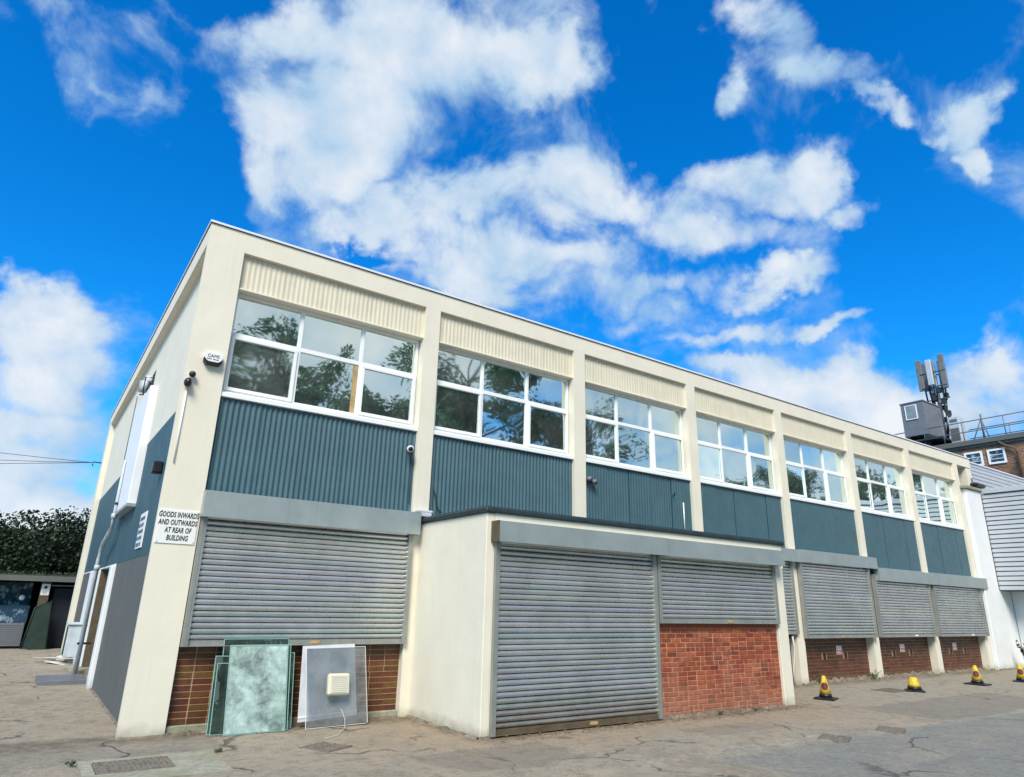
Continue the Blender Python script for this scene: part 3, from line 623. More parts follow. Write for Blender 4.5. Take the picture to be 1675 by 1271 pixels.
# ------------------------------------------------------------ signs and fittings on the building
s = thing('goods_sign', (.255, -.004, 2.45), 'white sign reading GOODS INWARDS AND OUTWARDS AT REAR OF BUILDING on the corner column', 'sign')
B('sign_board', m_sign, s, (.015, .488, -.012, -.001, 2.24, 2.665), bev=.002)
for i, ln in enumerate(('GOODS INWARDS', 'AND OUTWARDS', 'AT REAR OF', 'BUILDING')):
    text_obj('lettering', ln, .094, m_ink, s, ((.250, .252, .268, .272)[i], -.0135, 2.60-i*.097), (R(90), 0, 0), sx=.575, bold=.0024, spacing=1.06, shear=.10)
for q in ((.045, 2.26), (.47, 2.262), (.045, 2.645), (.47, 2.645)):
    bm = bmesh.new(); tube(bm, [(q[0], -.0125, q[1]), (q[0], -.016, q[1])], .007); put('screw', mesh_of('screw', bm, m_iron), s)
s = thing('side_sign', (SW-.02, 2.35, 2.56), 'narrow white notice on the teal end wall', 'sign')
B('sign_board', m_sign, s, (SW-.022, SW-.006, 2.02, 2.68, 2.29, 2.84), bev=.002)
bm = bmesh.new()
for i in range(5):
    z = 2.75-i*.10; a = 2.12+.04*(i % 2); 
    for j in range(4): box(bm, SW-.025, SW-.0225, a+j*.13, a+j*.13+.09, z-.03, z+.025)
put('printed_lines', mesh_of('printed_lines', bm, m_graff), s)
# alarm box
s = thing('alarm_box', (.33, -.04, 4.75), 'white and black burglar alarm box lettered CAMS high on the corner column', 'alarm box')
bm = bmesh.new(); pts = [(.18, 4.87), (.195, 4.885), (.455, 4.885), (.47, 4.87), (.47, 4.76), (.44, 4.70), (.21, 4.70), (.18, 4.76)]
def prism(bm, pts, y0, y1):
    a = [bm.verts.new((x, y0, z)) for x, z in pts]; b_ = [bm.verts.new((x, y1, z)) for x, z in pts]; n = len(pts)
    bm.faces.new(a); bm.faces.new(b_[::-1])
    for i in range(n): bm.faces.new((a[i], b_[i], b_[(i+1) % n], a[(i+1) % n]))
prism(bm, pts, -.065, -.002); put('alarm_cover', mesh_of('alarm_cover', bm, m_pvc), s)
bm = bmesh.new(); prism(bm, [(.178, 4.79), (.215, 4.745), (.25, 4.725), (.40, 4.725), (.435, 4.745), (.472, 4.79), (.472, 4.72), (.43, 4.675), (.22, 4.675), (.178, 4.72)], -.078, -.003)
put('strobe_lens', mesh_of('strobe_lens', bm, m_black), s)
s.scale = (.82, 1, .85)
text_obj('lettering', 'CAMS', .078, m_ink, s, (.325, -.0675, 4.825), (R(90), 0, 0), sx=.95, bold=.0)
B('printed_line', m_ink, s, (.22, .30, -.0675, -.0655, 4.766, 4.778), (.32, .41, -.0675, -.0655, 4.764, 4.776))
# dome camera and bullet camera
s = thing('security_camera', (.10, -.002, 4.50), 'small round black camera above the pear-shaped one, near the alarm box', 'security camera', 'security cameras on the front')
bm = bmesh.new(); bmesh.ops.create_icosphere(bm, subdivisions=3, radius=.045, matrix=Matrix.Translation((.10, -.06, 4.50))); put('camera_body', mesh_of('camera_body', bm, m_black, True), s)
bm = bmesh.new(); tube(bm, [(.10, -.002, 4.50), (.10, -.04, 4.50)], .036, 12); put('mount_plate', mesh_of('mount_plate', bm, m_sign, True), s)
s = thing('security_camera', (.07, -.002, 4.37), 'lower pear-shaped black camera at the top of the white conduit', 'security camera', 'security cameras on the front')
bm = bmesh.new(); bmesh.ops.create_icosphere(bm, subdivisions=3, radius=.058, matrix=Matrix.Translation((.06, -.07, 4.37)) @ Matrix.Diagonal((.85, 1.2, 1.15, 1))); put('camera_body', mesh_of('camera_body', bm, m_black, True), s)
bm = bmesh.new(); tube(bm, [(.07, -.002, 4.42), (.07, -.05, 4.41)], .03, 12); put('mount_plate', mesh_of('mount_plate', bm, m_sign, True), s)
tag(T('cable_conduit', m_pvc, None, [(.072, -.012, 4.32), (.072, -.012, 3.28)], .011), 'thin white conduit running down the corner column from the cameras', 'conduit')
s = thing('security_camera', (3.47, .055, 3.97), 'white-ringed camera at the right end of the first teal panel', 'security camera', 'security cameras on the front')
T('camera_body', m_sign, s, [(3.50, .05, 3.98), (3.46, -.06, 3.955), (3.44, -.12, 3.945)], [.03, .055, .055], 14)
T('lens', m_black, s, [(3.4395, -.1215, 3.9447), (3.437, -.129, 3.943)], .038, 14)
B('mount_plate', m_grey, s, (3.47, 3.56, .035, .06, 3.93, 4.02), bev=.004)
tag(T('camera_cable', m_blue, None, [(3.53, .05, 3.96), (3.56, .05, 3.8), (3.56, .05, 3.1)], .007, 6), 'teal painted cable dropping from the camera beside the second column', 'cable')
s = thing('floodlight', (7.38, .05, 3.95), 'dark twin-headed floodlight on the third teal panel', 'floodlight')
for dx in (0, .13):
    bm = bmesh.new(); tube(bm, [(7.34+dx, .03, 3.97-dx*.3), (7.34+dx+.01, -.07, 3.94-dx*.3)], [.035, .052], 12); put('lamp_head', mesh_of('lamp_head', bm, m_grey, True), s)
B('mount_plate', m_black, s, (7.32, 7.5, .025, .055, 3.93, 3.99))
tag(T('loose_cable', m_wire, None, [(3.99, .05, 3.42), (3.98, .03, 3.36), (4.02, .02, 3.28), (4.05, .03, 3.12), (4.10, .03, 3.03), (4.16, .04, 3.01)], .009, 6), 'loose dark cable hanging on the teal panel left of the extension roof', 'cable')
tag(T('overflow_pipe', m_pvc, None, [(10.10, .03, 3.78), (10.10, .03, 3.15)], .014), 'short white upright pipe on the third teal panel above the extension roof', 'pipe')
tag(T('wall_hook', m_black, None, [(9.80, .05, 3.92), (9.80, 0, 3.90), (9.79, -.02, 3.96), (9.75, -.01, 3.86)], .010, 6), 'small black hook on the third teal panel', 'hook')
s = B('security_light', m_black, None, (SW-.14, SW-.005, 1.30, 1.46, 3.32, 3.50), bev=.02); tag(s, 'small black box light on the teal end wall next to the corner column', 'light')
# drain pipe on the side
s = thing('drainpipe', (-.03, 7.2, 0), 'pale grey drainpipe with an elbow running down the end wall past the doorway', 'drainpipe')
T('pipe', m_pipe, s, [(-.03, 5.75, 4.2), (-.03, 5.72, 2.95), (-.03, 5.85, 2.80), (-.03, 6.9, 2.62), (-.03, 7.15, 2.5), (-.03, 7.2, 2.3), (-.03, 7.2, .05)], [.026, .03, .04, .04, .043, .043, .043], 12)
T('pipe_collar', m_pipe, s, [(-.03, 7.2, 2.08), (-.03, 7.2, 2.18)], .055, 12); T('pipe_collar', m_pipe, s, [(-.03, 5.73, 3.02), (-.03, 5.73, 3.12)], .05, 12)
B('pipe_bracket', m_black, s, (-.10, SW, 7.17, 7.23, .62, .66)); B('pipe_bracket', m_black, s, (-.06, SW, 5.69, 5.78, 3.30, 3.34))
s = thing('vent_pipe', (.05, 5.6, 5.6), 'weathered grey elbow pipe coming out above the white casing on the end wall', 'pipe')
T('pipe', m_pipe, s, [(.2, 5.5, 5.92), (.04, 5.5, 5.90), (.0, 5.5, 5.82), (.0, 5.5, 5.60)], .085, 12); T('pipe_cable', m_wire, s, [(.1, 5.2, 5.85), (-.02, 5.1, 5.8), (-.02, 5.15, 5.55), (.02, 5.4, 5.52), (-.03, 5.6, 5.56)], .014, 6)
tag(T('wall_cable', m_wire, None, [(-.005, 6.34, 5.7), (-.008, 6.34, 3.2)], .008, 6), 'dark cable running down the far edge of the white casing', 'cable')
# utility cabinet
s = thing('utility_cabinet', (0, 8.8, .28), 'grey-green metal cabinet on the end wall by the far doorway', 'cabinet')
B('cabinet_body', m_pipe, s, (-.23, .105, 8.5, 9.1, .28, .94), bev=.01); B('cabinet_lid', m_pipe, s, (-.26, .105, 8.46, 9.14, .945, .985), bev=.008); B('door_seam', m_greenmesh, s, (-.233, -.2305, 8.53, 9.07, .32, .90))
# ramp board, debris
rb = B('threshold_ramp', m_grey, None, (-.68, .10, 5.95, 7.05, -.01, .075), bev=.006); tag(rb, 'low dark grey ramp board on the ground at the doorway', 'ramp')
bd = thing('board_pile', (-.1, 10.9, 0), 'pale broken boards scattered at the foot of the far cream column', 'boards')
for i in range(9):
    bm = bmesh.new(); w_, d_ = random.uniform(.25, .55), random.uniform(.12, .3); box(bm, -w_/2, w_/2, -d_/2, d_/2, 0, .012)
    me = mesh_of('board', bm, m_paper)
    put('board', me, bd, (-.2+random.uniform(-.35, .25), 10.9+random.uniform(-.5, .5), .02+i*.016), (random.uniform(-.15, .15), random.uniform(-.18, .18), random.uniform(0, 3)))
st = B('door_step', m_concrete, None, (-.12, .35, 7.35, 8.4, -.02, .12), bev=.01); tag(st, 'worn concrete step under the drainpipe on the end wall', 'step')

# ------------------------------------------------------------ glass sheets, aluminium panel
def sheet(name, x0, x1, h_, ybot, lean, m, label, th=.012, em=None, border=True, cat='glass sheet', grp='glass sheets leaning on the brick wall', roll=0):
    s = thing(name, ((x0+x1)/2, ybot, .004), label, cat, grp, 0); s.rotation_euler = (-lean, roll, 0)
    w2 = (x1-x0)/2
    bm = bmesh.new(); box(bm, -w2+.012, w2-.012, -th/2, th/2, .012, h_-.012); put('glass', mesh_of('glass', bm, m), s, wo(s))
    bm = bmesh.new(); e = .009 if em is None else .005
    for q in ((-w2, w2, -th/2, th/2, 0, e-.0002), (-w2, w2, -th/2, th/2, h_-e+.0002, h_), (-w2, -w2+e-.0002, -th/2, th/2, e, h_-e), (w2-e+.0002, w2, -th/2, th/2, e, h_-e)): box(bm, *q)
    put('polished_edge', mesh_of('polished_edge', bm, em or m_sheetedge), s, wo(s)); return s
sheet('glass_sheet', 1.10, 1.85, 1.035, -.36, .25, m_sheet, 'frontmost pale green glass sheet with white dusty bloom')
sheet('glass_sheet', 1.11, 1.89, 1.04, -.325, .235, m_sheetclear, 'green glass sheet directly behind the dusty one, its edge showing at the right')
sheet('glass_sheet', 1.03, 1.87, 1.10, -.21, .16, m_sheetclear, 'tallest clear glass sheet rising behind the others')
sheet('glass_sheet', .93, 1.30, .90, -.25, .2, m_sheetclear, 'narrow dark green glass sheet at the left end of the row', roll=.02)
sheet('glass_sheet', .96, 1.16, .82, -.28, .22, m_sheetclear, 'smallest green glass sheet, in front at the left end of the row', roll=.02)
sheet('glass_sheet', 1.62, 1.97, .92, -.22, .18, m_sheetclear, 'narrow clear glass sheet at the right end of the row', roll=-.01)
sheet('glass_sheet', 1.60, 1.90, .90, -.28, .2, m_sheet, 'narrow frosted glass sheet just right of the dusty one')
s = thing('metal_panel', (2.45, -.22, .004), 'scuffed silver metal panel leaning on the dark brick wall', 'metal panel'); s.rotation_euler = (-.16, 0, 0)
bm = bmesh.new(); prism(bm, [(-.40, .06), (.42, .10), (.36, 1.02), (-.39, 1.0)], -.004, .004); put('panel', mesh_of('panel', bm, m_alu), s, wo(s))
bm = bmesh.new(); prism(bm, [(-.40, .105), (.42, .145), (.42, .165), (-.40, .125)], -.012, -.0045); put('folded_lip', mesh_of('folded_lip', bm, m_sign), s, wo(s))
s = sheet('acrylic_sheet', 2.12, 2.98, 1.0, -.34, .26, m_acrylic, 'clear plastic sheet leaning in front of the silver panel', cat='plastic sheet', grp=None, roll=-.015, em=m_sign)
if 'group' in s: del s['group']
fan = thing('extractor_fan', (2.52, -.27, .5), 'square cream plastic extractor fan on the silver panel', 'extractor fan'); fan.rotation_euler = (-.2, .02, 0)
O = wo(fan)
bm = bmesh.new(); box(bm, -.15, .15, -.09, 0, -.13, .14, bev=.02); put('fan_housing', mesh_of('fan_housing', bm, mat('cream_plastic', (.66, .62, .48), .5, var=.06)), fan, O)
for i in range(9):
    bm = bmesh.new(); box(bm, -.11, .11, -.098, -.0905, -.098+i*.024, -.086+i*.024); put('louvre_slat', mesh_of('louvre_slat', bm, m_paper), fan, O)
tag(T('fan_cable', m_cablew, None, [(2.56, -.40, .22), (2.60, -.46, .10), (2.55, -.60, .02), (2.42, -.78, .015), (2.34, -.95, .012), (2.22, -1.02, .012), (2.10, -1.10, .012)], .004, 6), 'white flex trailing from the extractor fan across the ground', 'cable')

# ------------------------------------------------------------ brick wall notices
for k, (xa, xb) in zip((4, 5, 6), ((15.68, 15.92), (18.86, 19.12), (22.05, 22.30))):
    lab = {4: 'red and white notice on the brick behind the first yellow cone', 5: 'red and white notice on the brick of the middle far bay', 6: 'red and white notice on the brick of the last bay'}[k]
    s = thing('wall_notice', ((xa+xb)/2, .19, .7), lab, 'notice', 'red and white notices on the dark brick')
    B('notice_board', m_sign, s, (xa, xb, .184, .192, .60, .80)); B('red_print', m_redink, s, (xa+.02, xb-.02, .1815, .1835, .615, .70), (xa+.03, xb-.03, .1815, .1835, .745, .755))
    B('white_print', m_sign, s, (xa+.04, xb-.06, .179, .181, .635, .65), (xa+.04, xb-.08, .179, .181, .665, .68))
tag(T('white_waste_pipe', m_cablew, None, [(13.55, -.02, 1.05), (13.57, -.03, .8), (13.53, -.03, .6), (13.45, -.03, .35), (13.44, -.03, .02)], .02, 8), 'bent white waste pipe in the gap behind the extension end post', 'pipe')

# ------------------------------------------------------------ cones
def cone(x, y, h_, rt, rbm, label, band=True, rot=0, sq=.19):
    c = thing('traffic_cone', (x, y, -.003), label, 'traffic cone', 'yellow cones along the front of the building', rot)
    O = wo(c)
    bm = bmesh.new(); box(bm, -sq, sq, -sq, sq, 0, .03, bev=.012); lathe(bm, [(rbm+.05, .0305), (rbm+.01, .045)], 16); put('cone_base', mesh_of('cone_base', bm, m_black), c, O)
    def rr(z): return rbm+(rt-rbm)*(z-.045)/(h_-.045)
    bm = bmesh.new(); lathe(bm, [(rr(.045)+.006, .0455), (rr(.1)+.005, .10)], 20); put('cone_skirt', mesh_of('cone_skirt', bm, m_black, True), c, O)
    bm = bmesh.new(); lathe(bm, [(rr(.10), .1005), (rr(h_*.5), h_*.5), (rr(h_-.01), h_-.01), (rt*.6, h_)], 20); o = put('cone_body', mesh_of('cone_body', bm, m_yellow, True), c, O)
    if band:
        # round printed disc wrapped on the side that faces the yard
        bm = bmesh.new(); zc = h_*.56; R_ = .165*h_; n = 14; m_ = 6; yaw = math.atan2(-9.65-y, -1.2-x)-rot
        ctr = []
        prev = None
        for j in range(m_+1):
            ring = []
            for i in range(n):
                a = 2*math.pi*i/n; rad = R_*max(j, .001)/m_; z = zc+rad*math.sin(a); s_ = rad*math.cos(a); q = rr(z)+.002
                th = yaw+s_/q; ring.append(bm.verts.new((q*math.cos(th), q*math.sin(th), z)))
            if prev:
                for i in range(n): bm.faces.new((prev[i], prev[(i+1) % n], ring[(i+1) % n], ring[i]))
            prev = ring
        put('printed_disc', mesh_of('printed_disc', bm, m_maroon, True), c, O)
    return c
cone(11.87, -1.70, .42, .035, .115, 'yellow cone with dark red disc nearest the extension end post', rot=.3)
cone(15.12, -1.83, .29, .075, .14, 'short blunt yellow cone without a red disc', band=False, rot=.5)
cone(18.3, -1.82, .44, .035, .13, 'yellow cone with dark red disc standing by the far shutters', rot=.1, sq=.24)
cone(20.35, -2.05, .44, .035, .12, 'yellow cone cut by the right edge, beside the bush', rot=.4)

# ------------------------------------------------------------ neighbouring white and grey clad unit
nb_ = thing('clad_unit', (27, -2, 0), 'pale grey clad unit with white rendered pier adjoining the factory', 'building')
B('white_pier', m_white, nb_, (24.23, 25.39, -.13, .018, -.2, 5.70), bev=.02)
B('pier_cap', m_concrete, nb_, (24.12, 25.5, -.2, .016, 5.705, 5.80), bev=.01)
B('recessed_wall', m_white, nb_, (26.3, 26.45, -8, -.14, -.1, 2.42)); B('recessed_return', m_white, nb_, (25.40, 26.3, -.125, -.003, -.1, 2.42))
B('soffit', m_greyband, nb_, (25.45, 38, -8, -.005, 2.40, 2.45))
B('inner_box', m_greyband, nb_, (25.47, 37.9, -8, -.006, 2.46, 5.60))
n = 21; zp = (5.62-2.43)/n
bm = bmesh.new(); poly(bm, [(25.458, 0, .022), (25.435, 0, 0), (25.432, 0, .012), (25.44, 0, zp*.8), (25.465, 0, zp*.84), (25.465, 0, .03)])
bm.free()
def board_mesh(y0, y1, zp, m, x=25.44):
    bm = bmesh.new(); prof = [(x, .014), (x-.022, 0), (x-.03, .012), (x-.022, zp*.80), (x+.02, zp*.86)]
    pr = None
    for xx, zz in prof:
        cur = (bm.verts.new((xx, y0, zz)), bm.verts.new((xx, y1, zz)))
        if pr: bm.faces.new((pr[0], pr[1], cur[1], cur[0]))
        pr = cur
    return mesh_of('siding_board', bm, m)
me = board_mesh(-8, -.135, zp, m_sidingw)
for i in range(n): put('siding_board', me, nb_, (0, 0, 2.43+i*zp))
B('roof_trim', m_sidingw, nb_, (25.36, 38, -8.1, -.135, 5.63, 5.80), bev=.01)
n2c = 8; zp2 = 1.14/n2c
for i in range(n2c):
    B('upper_siding_board', m_sidingw, nb_, (25.36, 37.9, .28, .34, 5.75+i*zp2+.018, 5.75+(i+1)*zp2), bev=.008)
B('upper_core', m_greyband, nb_, (25.355, 37.95, .335, 3.0, 5.6, 6.88)); B('upper_flashing', m_coping, nb_, (25.35, 38, .24, .36, 6.892, 6.93))
s = thing('corner_lamp', (25.2, .0, 5.9), 'small dark lamp on the cap of the white pier', 'lamp')
B('lamp_head', m_black, s, (25.05, 25.75, -.22, .16, 5.86, 6.00), bev=.05); B('lamp_bracket', m_grey, s, (25.2, 25.3, .0, .2, 6.001, 6.18))

# ------------------------------------------------------------ brick block behind
bk = thing('brick_block', (45, 3, 0), 'tall brown brick block with small white windows behind the clad unit', 'building')
def bg_brick():
    m = mat('distant_brick', (.2, .09, .045), .9); t = m.node_tree; b = t.nodes['Principled BSDF']
    g = N(t, 'ShaderNodeNewGeometry'); sp = N(t, 'ShaderNodeSeparateXYZ'); L(t, g.outputs['Position'], sp.inputs[0]); cb = N(t, 'ShaderNodeCombineXYZ'); L(t, math_(t, 'ADD', sp.outputs[1], sp.outputs[0]), cb.inputs[0]); L(t, sp.outputs[2], cb.inputs[1])
    bt = N(t, 'ShaderNodeTexBrick'); L(t, cb.outputs[0], bt.inputs[0]); bt.inputs['Scale'].default_value = 1; bt.inputs['Brick Width'].default_value = .225; bt.inputs['Row Height'].default_value = .075; bt.inputs['Mortar Size'].default_value = .01
    bt.inputs['Color1'].default_value = (.10, .04, .025, 1); bt.inputs['Color2'].default_value = (.27, .12, .05, 1); bt.inputs['Mortar'].default_value = (.26, .2, .15, 1)
    n = N(t, 'ShaderNodeTexNoise'); n.inputs['Scale'].default_value = 1.3; n.inputs['Detail'].default_value = 6; L(t, g.outputs['Position'], n.inputs['Vector'])
    x = N(t, 'ShaderNodeMix', data_type='RGBA', blend_type='MULTIPLY'); x.inputs['Factor'].default_value = .7; cr = N(t, 'ShaderNodeMapRange'); cr.inputs[1].default_value = .35; cr.inputs[2].default_value = .65; cr.inputs[3].default_value = .5; cr.inputs[4].default_value = 1.6; L(t, n.outputs[0], cr.inputs[0]); L(t, bt.outputs[0], x.inputs[6]); L(t, cr.outputs[0], x.inputs[7]); L(t, x.outputs[2], b.inputs['Base Color'])
    return m
B('brick_wall', bg_brick(), bk, (38, 54, -2, 11, 0, 10.08))
B('parapet', m_greyband, bk, (37.85, 54.1, -2.1, 11.1, 10.085, 10.36), bev=.02)
B('parapet_trim', m_felt, bk, (37.9, 54.05, -2.05, 11.05, 9.95, 10.082))
for (ya, yb_) in ((3.95, 4.78), (2.93, 3.72), (.6, 1.4), (6.4, 7.2)):
    bm = bmesh.new(); z0_, z1_ = 8.97, 9.73
    for q in ((ya, yb_, z0_, z0_+.09), (ya, yb_, z1_-.09, z1_), (ya, ya+.09, z0_+.09, z1_-.09), (yb_-.09, yb_, z0_+.09, z1_-.09)): box(bm, 37.94, 38.03, q[0], q[1], q[2], q[3])
    for zz in (9.21, 9.42): box(bm, 37.965, 37.985, ya+.09, yb_-.09, zz, zz+.025)
    wf = put('window', mesh_of('window', bm, m_pvc), bk)
    B('pane', m_glassdark if 'm_glassdark' in globals() else m_graff, wf, (37.99, 37.998, ya+.09, yb_-.09, z0_+.09, z1_-.09))
T('waste_pipe', m_rust, bk, [(37.88, 3.1, 10.05), (37.85, 2.9, 9.85), (37.85, 2.42, 9.6), (37.85, 2.38, 9.3), (37.85, 2.38, 7.5)], .06, 8)
rl = thing('roof_railing', (38.2, 3, 10.36), 'thin grey safety railing along the brick block roof edge', 'railing')
for k_, zz in enumerate((10.85, 11.40)):
    T('rail', m_grey, rl, [(38.05, -2, zz), (38.05, 9.4, zz)], .028, 6)
y_ = -2
while y_ < 9.5:
    T('post', m_grey, rl, [(38.05, y_, 10.36), (38.05, y_, 11.42)], .026, 6); y_ += .95
for zz in (10.85, 11.35): T('rail', m_grey, rl, [(39.8, -2, zz), (39.8, 5.0, zz)], .025, 6)
y_ = -1.9
while y_ < 5: T('post', m_grey, rl, [(39.8, y_, 10.36), (39.8, y_, 11.37)], .024, 6); y_ += 1.25
T('brace', m_grey, rl, [(38.05, 4.2, 10.4), (38.4, 3.85, 11.5)], .03, 6); T('brace', m_grey, rl, [(38.05, 3.5, 10.4), (38.4, 3.85, 11.5)], .03, 6); T('brace', m_grey, rl, [(38.4, 3.85, 10.4), (38.4, 3.83, 11.75)], .05, 6)
cb_ = thing('plant_cabin', (39.1, 6.95, 11.05), 'dark grey boxy equipment cabin raised on the roof beside the phone mast', 'cabin')
bm = bmesh.new(); box(bm, 38, 40.2, 6.35, 7.55, 11.12, 13.02); box(bm, 37.96, 40.24, 6.31, 7.59, 13.022, 13.08); put('cabin_wall', mesh_of('cabin_wall', bm, m_grey), cb_)
B('cabin_vent', m_rail, cb_, (37.965, 37.998, 6.75, 7.28, 12.1, 12.85)); B('vent_frame', m_pvc, cb_, (37.95, 37.998, 6.70, 6.748, 12.06, 12.89), (37.95, 37.998, 7.282, 7.33, 12.06, 12.89), (37.95, 37.998, 6.749, 7.281, 12.852, 12.89), (37.95, 37.998, 6.749, 7.281, 12.06, 12.098))
B('support_beam', m_felt, cb_, (38, 40.6, 6.3, 6.5, 10.9, 11.11), (38, 40.6, 7.3, 7.5, 10.9, 11.11), (38.1, 38.3, 6.35, 7.5, 10.37, 10.89), (40.2, 40.4, 5.9, 7.5, 10.37, 10.89))
B('platform', m_felt, cb_, (37.7, 41.2, 5.6, 9.0, 10.70, 10.80))
m_antenna = mat('grey_antenna_shell', (.15, .16, .16), .6, var=.15)
ma = thing('phone_mast', (41, 6.75, 10.4), 'mobile phone mast with a cluster of pale panel antennas', 'mast')
T('pole', m_grey, ma, [(41, 6.65, 10.4), (41, 6.65, 16.1)], .10, 10)
for i, (dx, dy, z0_, z1_) in enumerate(((-.2, .72, 14.4, 16.35), (-.35, .12, 14.6, 16.2), (-.2, -.55, 14.3, 16.4), (.5, -.2, 14.5, 16.3), (.4, .6, 14.5, 16.3))):
    B('antenna_panel', m_antenna if i != 1 else m_sidingw, ma, (41+dx-.06, 41+dx+.08, 6.65+dy-.16, 6.65+dy+.16, z0_, z1_), bev=.03)
    T('antenna_pole', m_felt, ma, [(41+dx*.6+.05, 6.65+dy*.8, 13.6), (41+dx*.8+.1, 6.65+dy*.97, z1_-.05)], .05, 6)
for i in range(14):
    a = i*2.4; q = .25+.18*random.random(); zz = 12.4+i*.14
    B('radio_unit', m_felt, ma, (41+q*math.cos(a)-.09, 41+q*math.cos(a)+.09, 6.65+q*math.sin(a)-.09, 6.65+q*math.sin(a)+.09, zz, zz+.3))
for i in range(8):
    a = i*.8; T('feeder_cable', m_wire, ma, [(41+.15*math.cos(a), 6.65+.15*math.sin(a), 11.3), (41+.3*math.cos(a+.3), 6.65+.3*math.sin(a+.3), 12.7), (41+.22*math.cos(a), 6.65+.45*math.sin(a), 14.6)], .03, 6)
for zz in (13.7, 14.5, 15.4): T('mast_ring', m_felt, ma, [(40.75, 5.95, zz), (40.75, 7.35, zz)], .035, 6); T('mast_ring', m_felt, ma, [(40.75, 6.65, zz), (41.5, 6.65, zz)], .035, 6)
T('feeder_bundle', m_wire, ma, [(40.7, 6.3, 12.9), (40.2, 5.95, 12.4), (40.1, 5.75, 11.7), (40.1, 5.75, 10.5)], .08, 8)
ec = thing('rooftop_cabinet', (38.9, 5.2, 10.4), 'pale equipment cabinet on the roof between the cabin and the railing brace', 'cabinet')
B('cabinet_body', m_sidingw, ec, (38.6, 39.3, 4.95, 5.5, 10.37, 11.95), bev=.03); B('cabinet_grille', m_greyband, ec, (38.585, 38.598, 5.05, 5.40, 11.65, 11.80), (38.585, 38.598, 5.02, 5.44, 10.6, 11.3))

# ------------------------------------------------------------ shed, hedge, wires at the left
sh = thing('open_shed', (-4, 18, 0), 'low dark open-fronted shed with mossy flat roof under the hedge', 'shed')
B('roof', m_shedroof, sh, (-26, 5, 15.7, 19.6, 2.0, 2.13), bev=.01)
B('back_wall', m_navy, sh, (-26, 5, 19.4, 19.5, 0, 1.995)); B('roof_fascia', m_greyband, sh, (-26, 5, 15.64, 15.695, 1.93, 2.09))
for x_ in (-24, -20, -16, -12, -8, -5): B('post', m_rust, sh, (x_, x_+.15, 15.9, 16.05, 0, 1.99))
B('post', m_rust, sh, (-.76, -.52, 15.9, 16.1, 0, 1.93))
B('door', m_navy, sh, (-.40, .9, 16.15, 16.22, .02, 1.75), bev=.01)
B('rail', m_grey, sh, (-.5, 2.2, 15.95, 16.0, 1.80, 1.84))
B('sprayed_panel', m_graff, sh, (-3.6, -.93, 16.25, 16.3, .72, 1.22), (-2.1, -1.72, 16.2, 16.249, .1, 1.4), (-3.6, -2.2, 16.2, 16.249, .05, .71)); B('grey_roller_door', m_grey, sh, (-1.68, -.95, 16.2, 16.24, .06, .715), bev=.01)
for i in range(11): B('door_slat', m_grey, sh, (-1.67, -.96, 16.17, 16.198, .08+i*.057, .125+i*.057))
B('sprayed_wall', m_graff, sh, (-4.5, -.95, 17.2, 17.25, 0, 1.9))
gt = thing('mesh_gate', (-.6, 15.8, 0), 'dark green metal gate standing open in front of the shed post', 'gate')
bm = bmesh.new(); prism(bm, [(-.93, .02), (-.30, .0), (-.42, 1.38), (-.80, 1.15)], 15.70, 15.73); put('gate_sheet', mesh_of('gate_sheet', bm, m_greenmesh), gt)
T('gate_frame', m_greenmesh, gt, [(-.93, 15.69, .02), (-.80, 15.69, 1.17), (-.42, 15.69, 1.40), (-.30, 15.69, .0)], .02, 6)
s = thing('shed_sign', (-.64, 15.88, 1.7), 'small white and yellow sign at the top of the shed post', 'sign')
B('sign_board', m_sign, s, (-.75, -.53, 15.875, 15.89, 1.53, 1.86)); B('printed_lines', m_yellow, s, (-.70, -.58, 15.871, 15.874, 1.56, 1.575), (-.70, -.58, 15.871, 15.874, 1.60, 1.615), (-.70, -.58, 15.871, 15.874, 1.64, 1.655)); B('printed_symbol', m_ink, s, (-.68, -.60, 15.871, 15.874, 1.72, 1.80))
s = thing('round_plate', (-1.18, 16.18, 1.45), 'small pale round plate on the dark shed front', 'sign'); T('disc', m_sign, s, [(-1.18, 16.18, 1.45), (-1.18, 16.17, 1.45)], .075, 14)
def leaves(bm, c, rad, n, size, flat=1.0):
    for _ in range(n):
        d = Vector((random.gauss(0, 1), random.gauss(0, 1), random.gauss(0, 1))).normalized()*rad*random.random()**.4; d.z *= flat
        p = c+d; s_ = size*random.uniform(.6, 1.4)
        a = Vector((random.uniform(-1, 1), random.uniform(-1, 1), random.uniform(-1, 1))).normalized(); b_ = a.orthogonal().normalized(); b_.rotate(Matrix.Rotation(random.uniform(0, 6.3), 3, a))
        q = a.cross(b_)
        bm.faces.new([bm.verts.new(p+b_*s_), bm.verts.new(p+q*s_*.55), bm.verts.new(p-b_*s_), bm.verts.new(p-q*s_*.55)])
bm = bmesh.new()
for i in range(900):
    x_ = random.uniform(-13, 6); y_ = random.uniform(17.6, 20.5); top = 4.15+.35*noise.noise(Vector((x_*.6, 1, 0)))+.15*noise.noise(Vector((x_*2.2, 5, 0)))
    z_ = random.uniform(2.2, top); 
    if y_ < 18.4: z_ = min(z_, 2.2+1.7*random.random()+.4)
    leaves(bm, Vector((x_, y_, z_)), .42, 50, .068)
for i in range(160):
    x_ = random.uniform(-6, 2); leaves(bm, Vector((x_, random.uniform(15.8, 17.5), 2.18)), .25, 8, .045, .3)
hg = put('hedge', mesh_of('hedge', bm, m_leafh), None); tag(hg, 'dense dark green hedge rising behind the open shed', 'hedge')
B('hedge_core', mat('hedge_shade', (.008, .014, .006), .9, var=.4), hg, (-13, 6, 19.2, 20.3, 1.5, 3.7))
br_ = thing('cable_bracket', (-.02, 14.0, 5.4), 'small bracket on the far corner column holding the overhead wires', 'bracket')
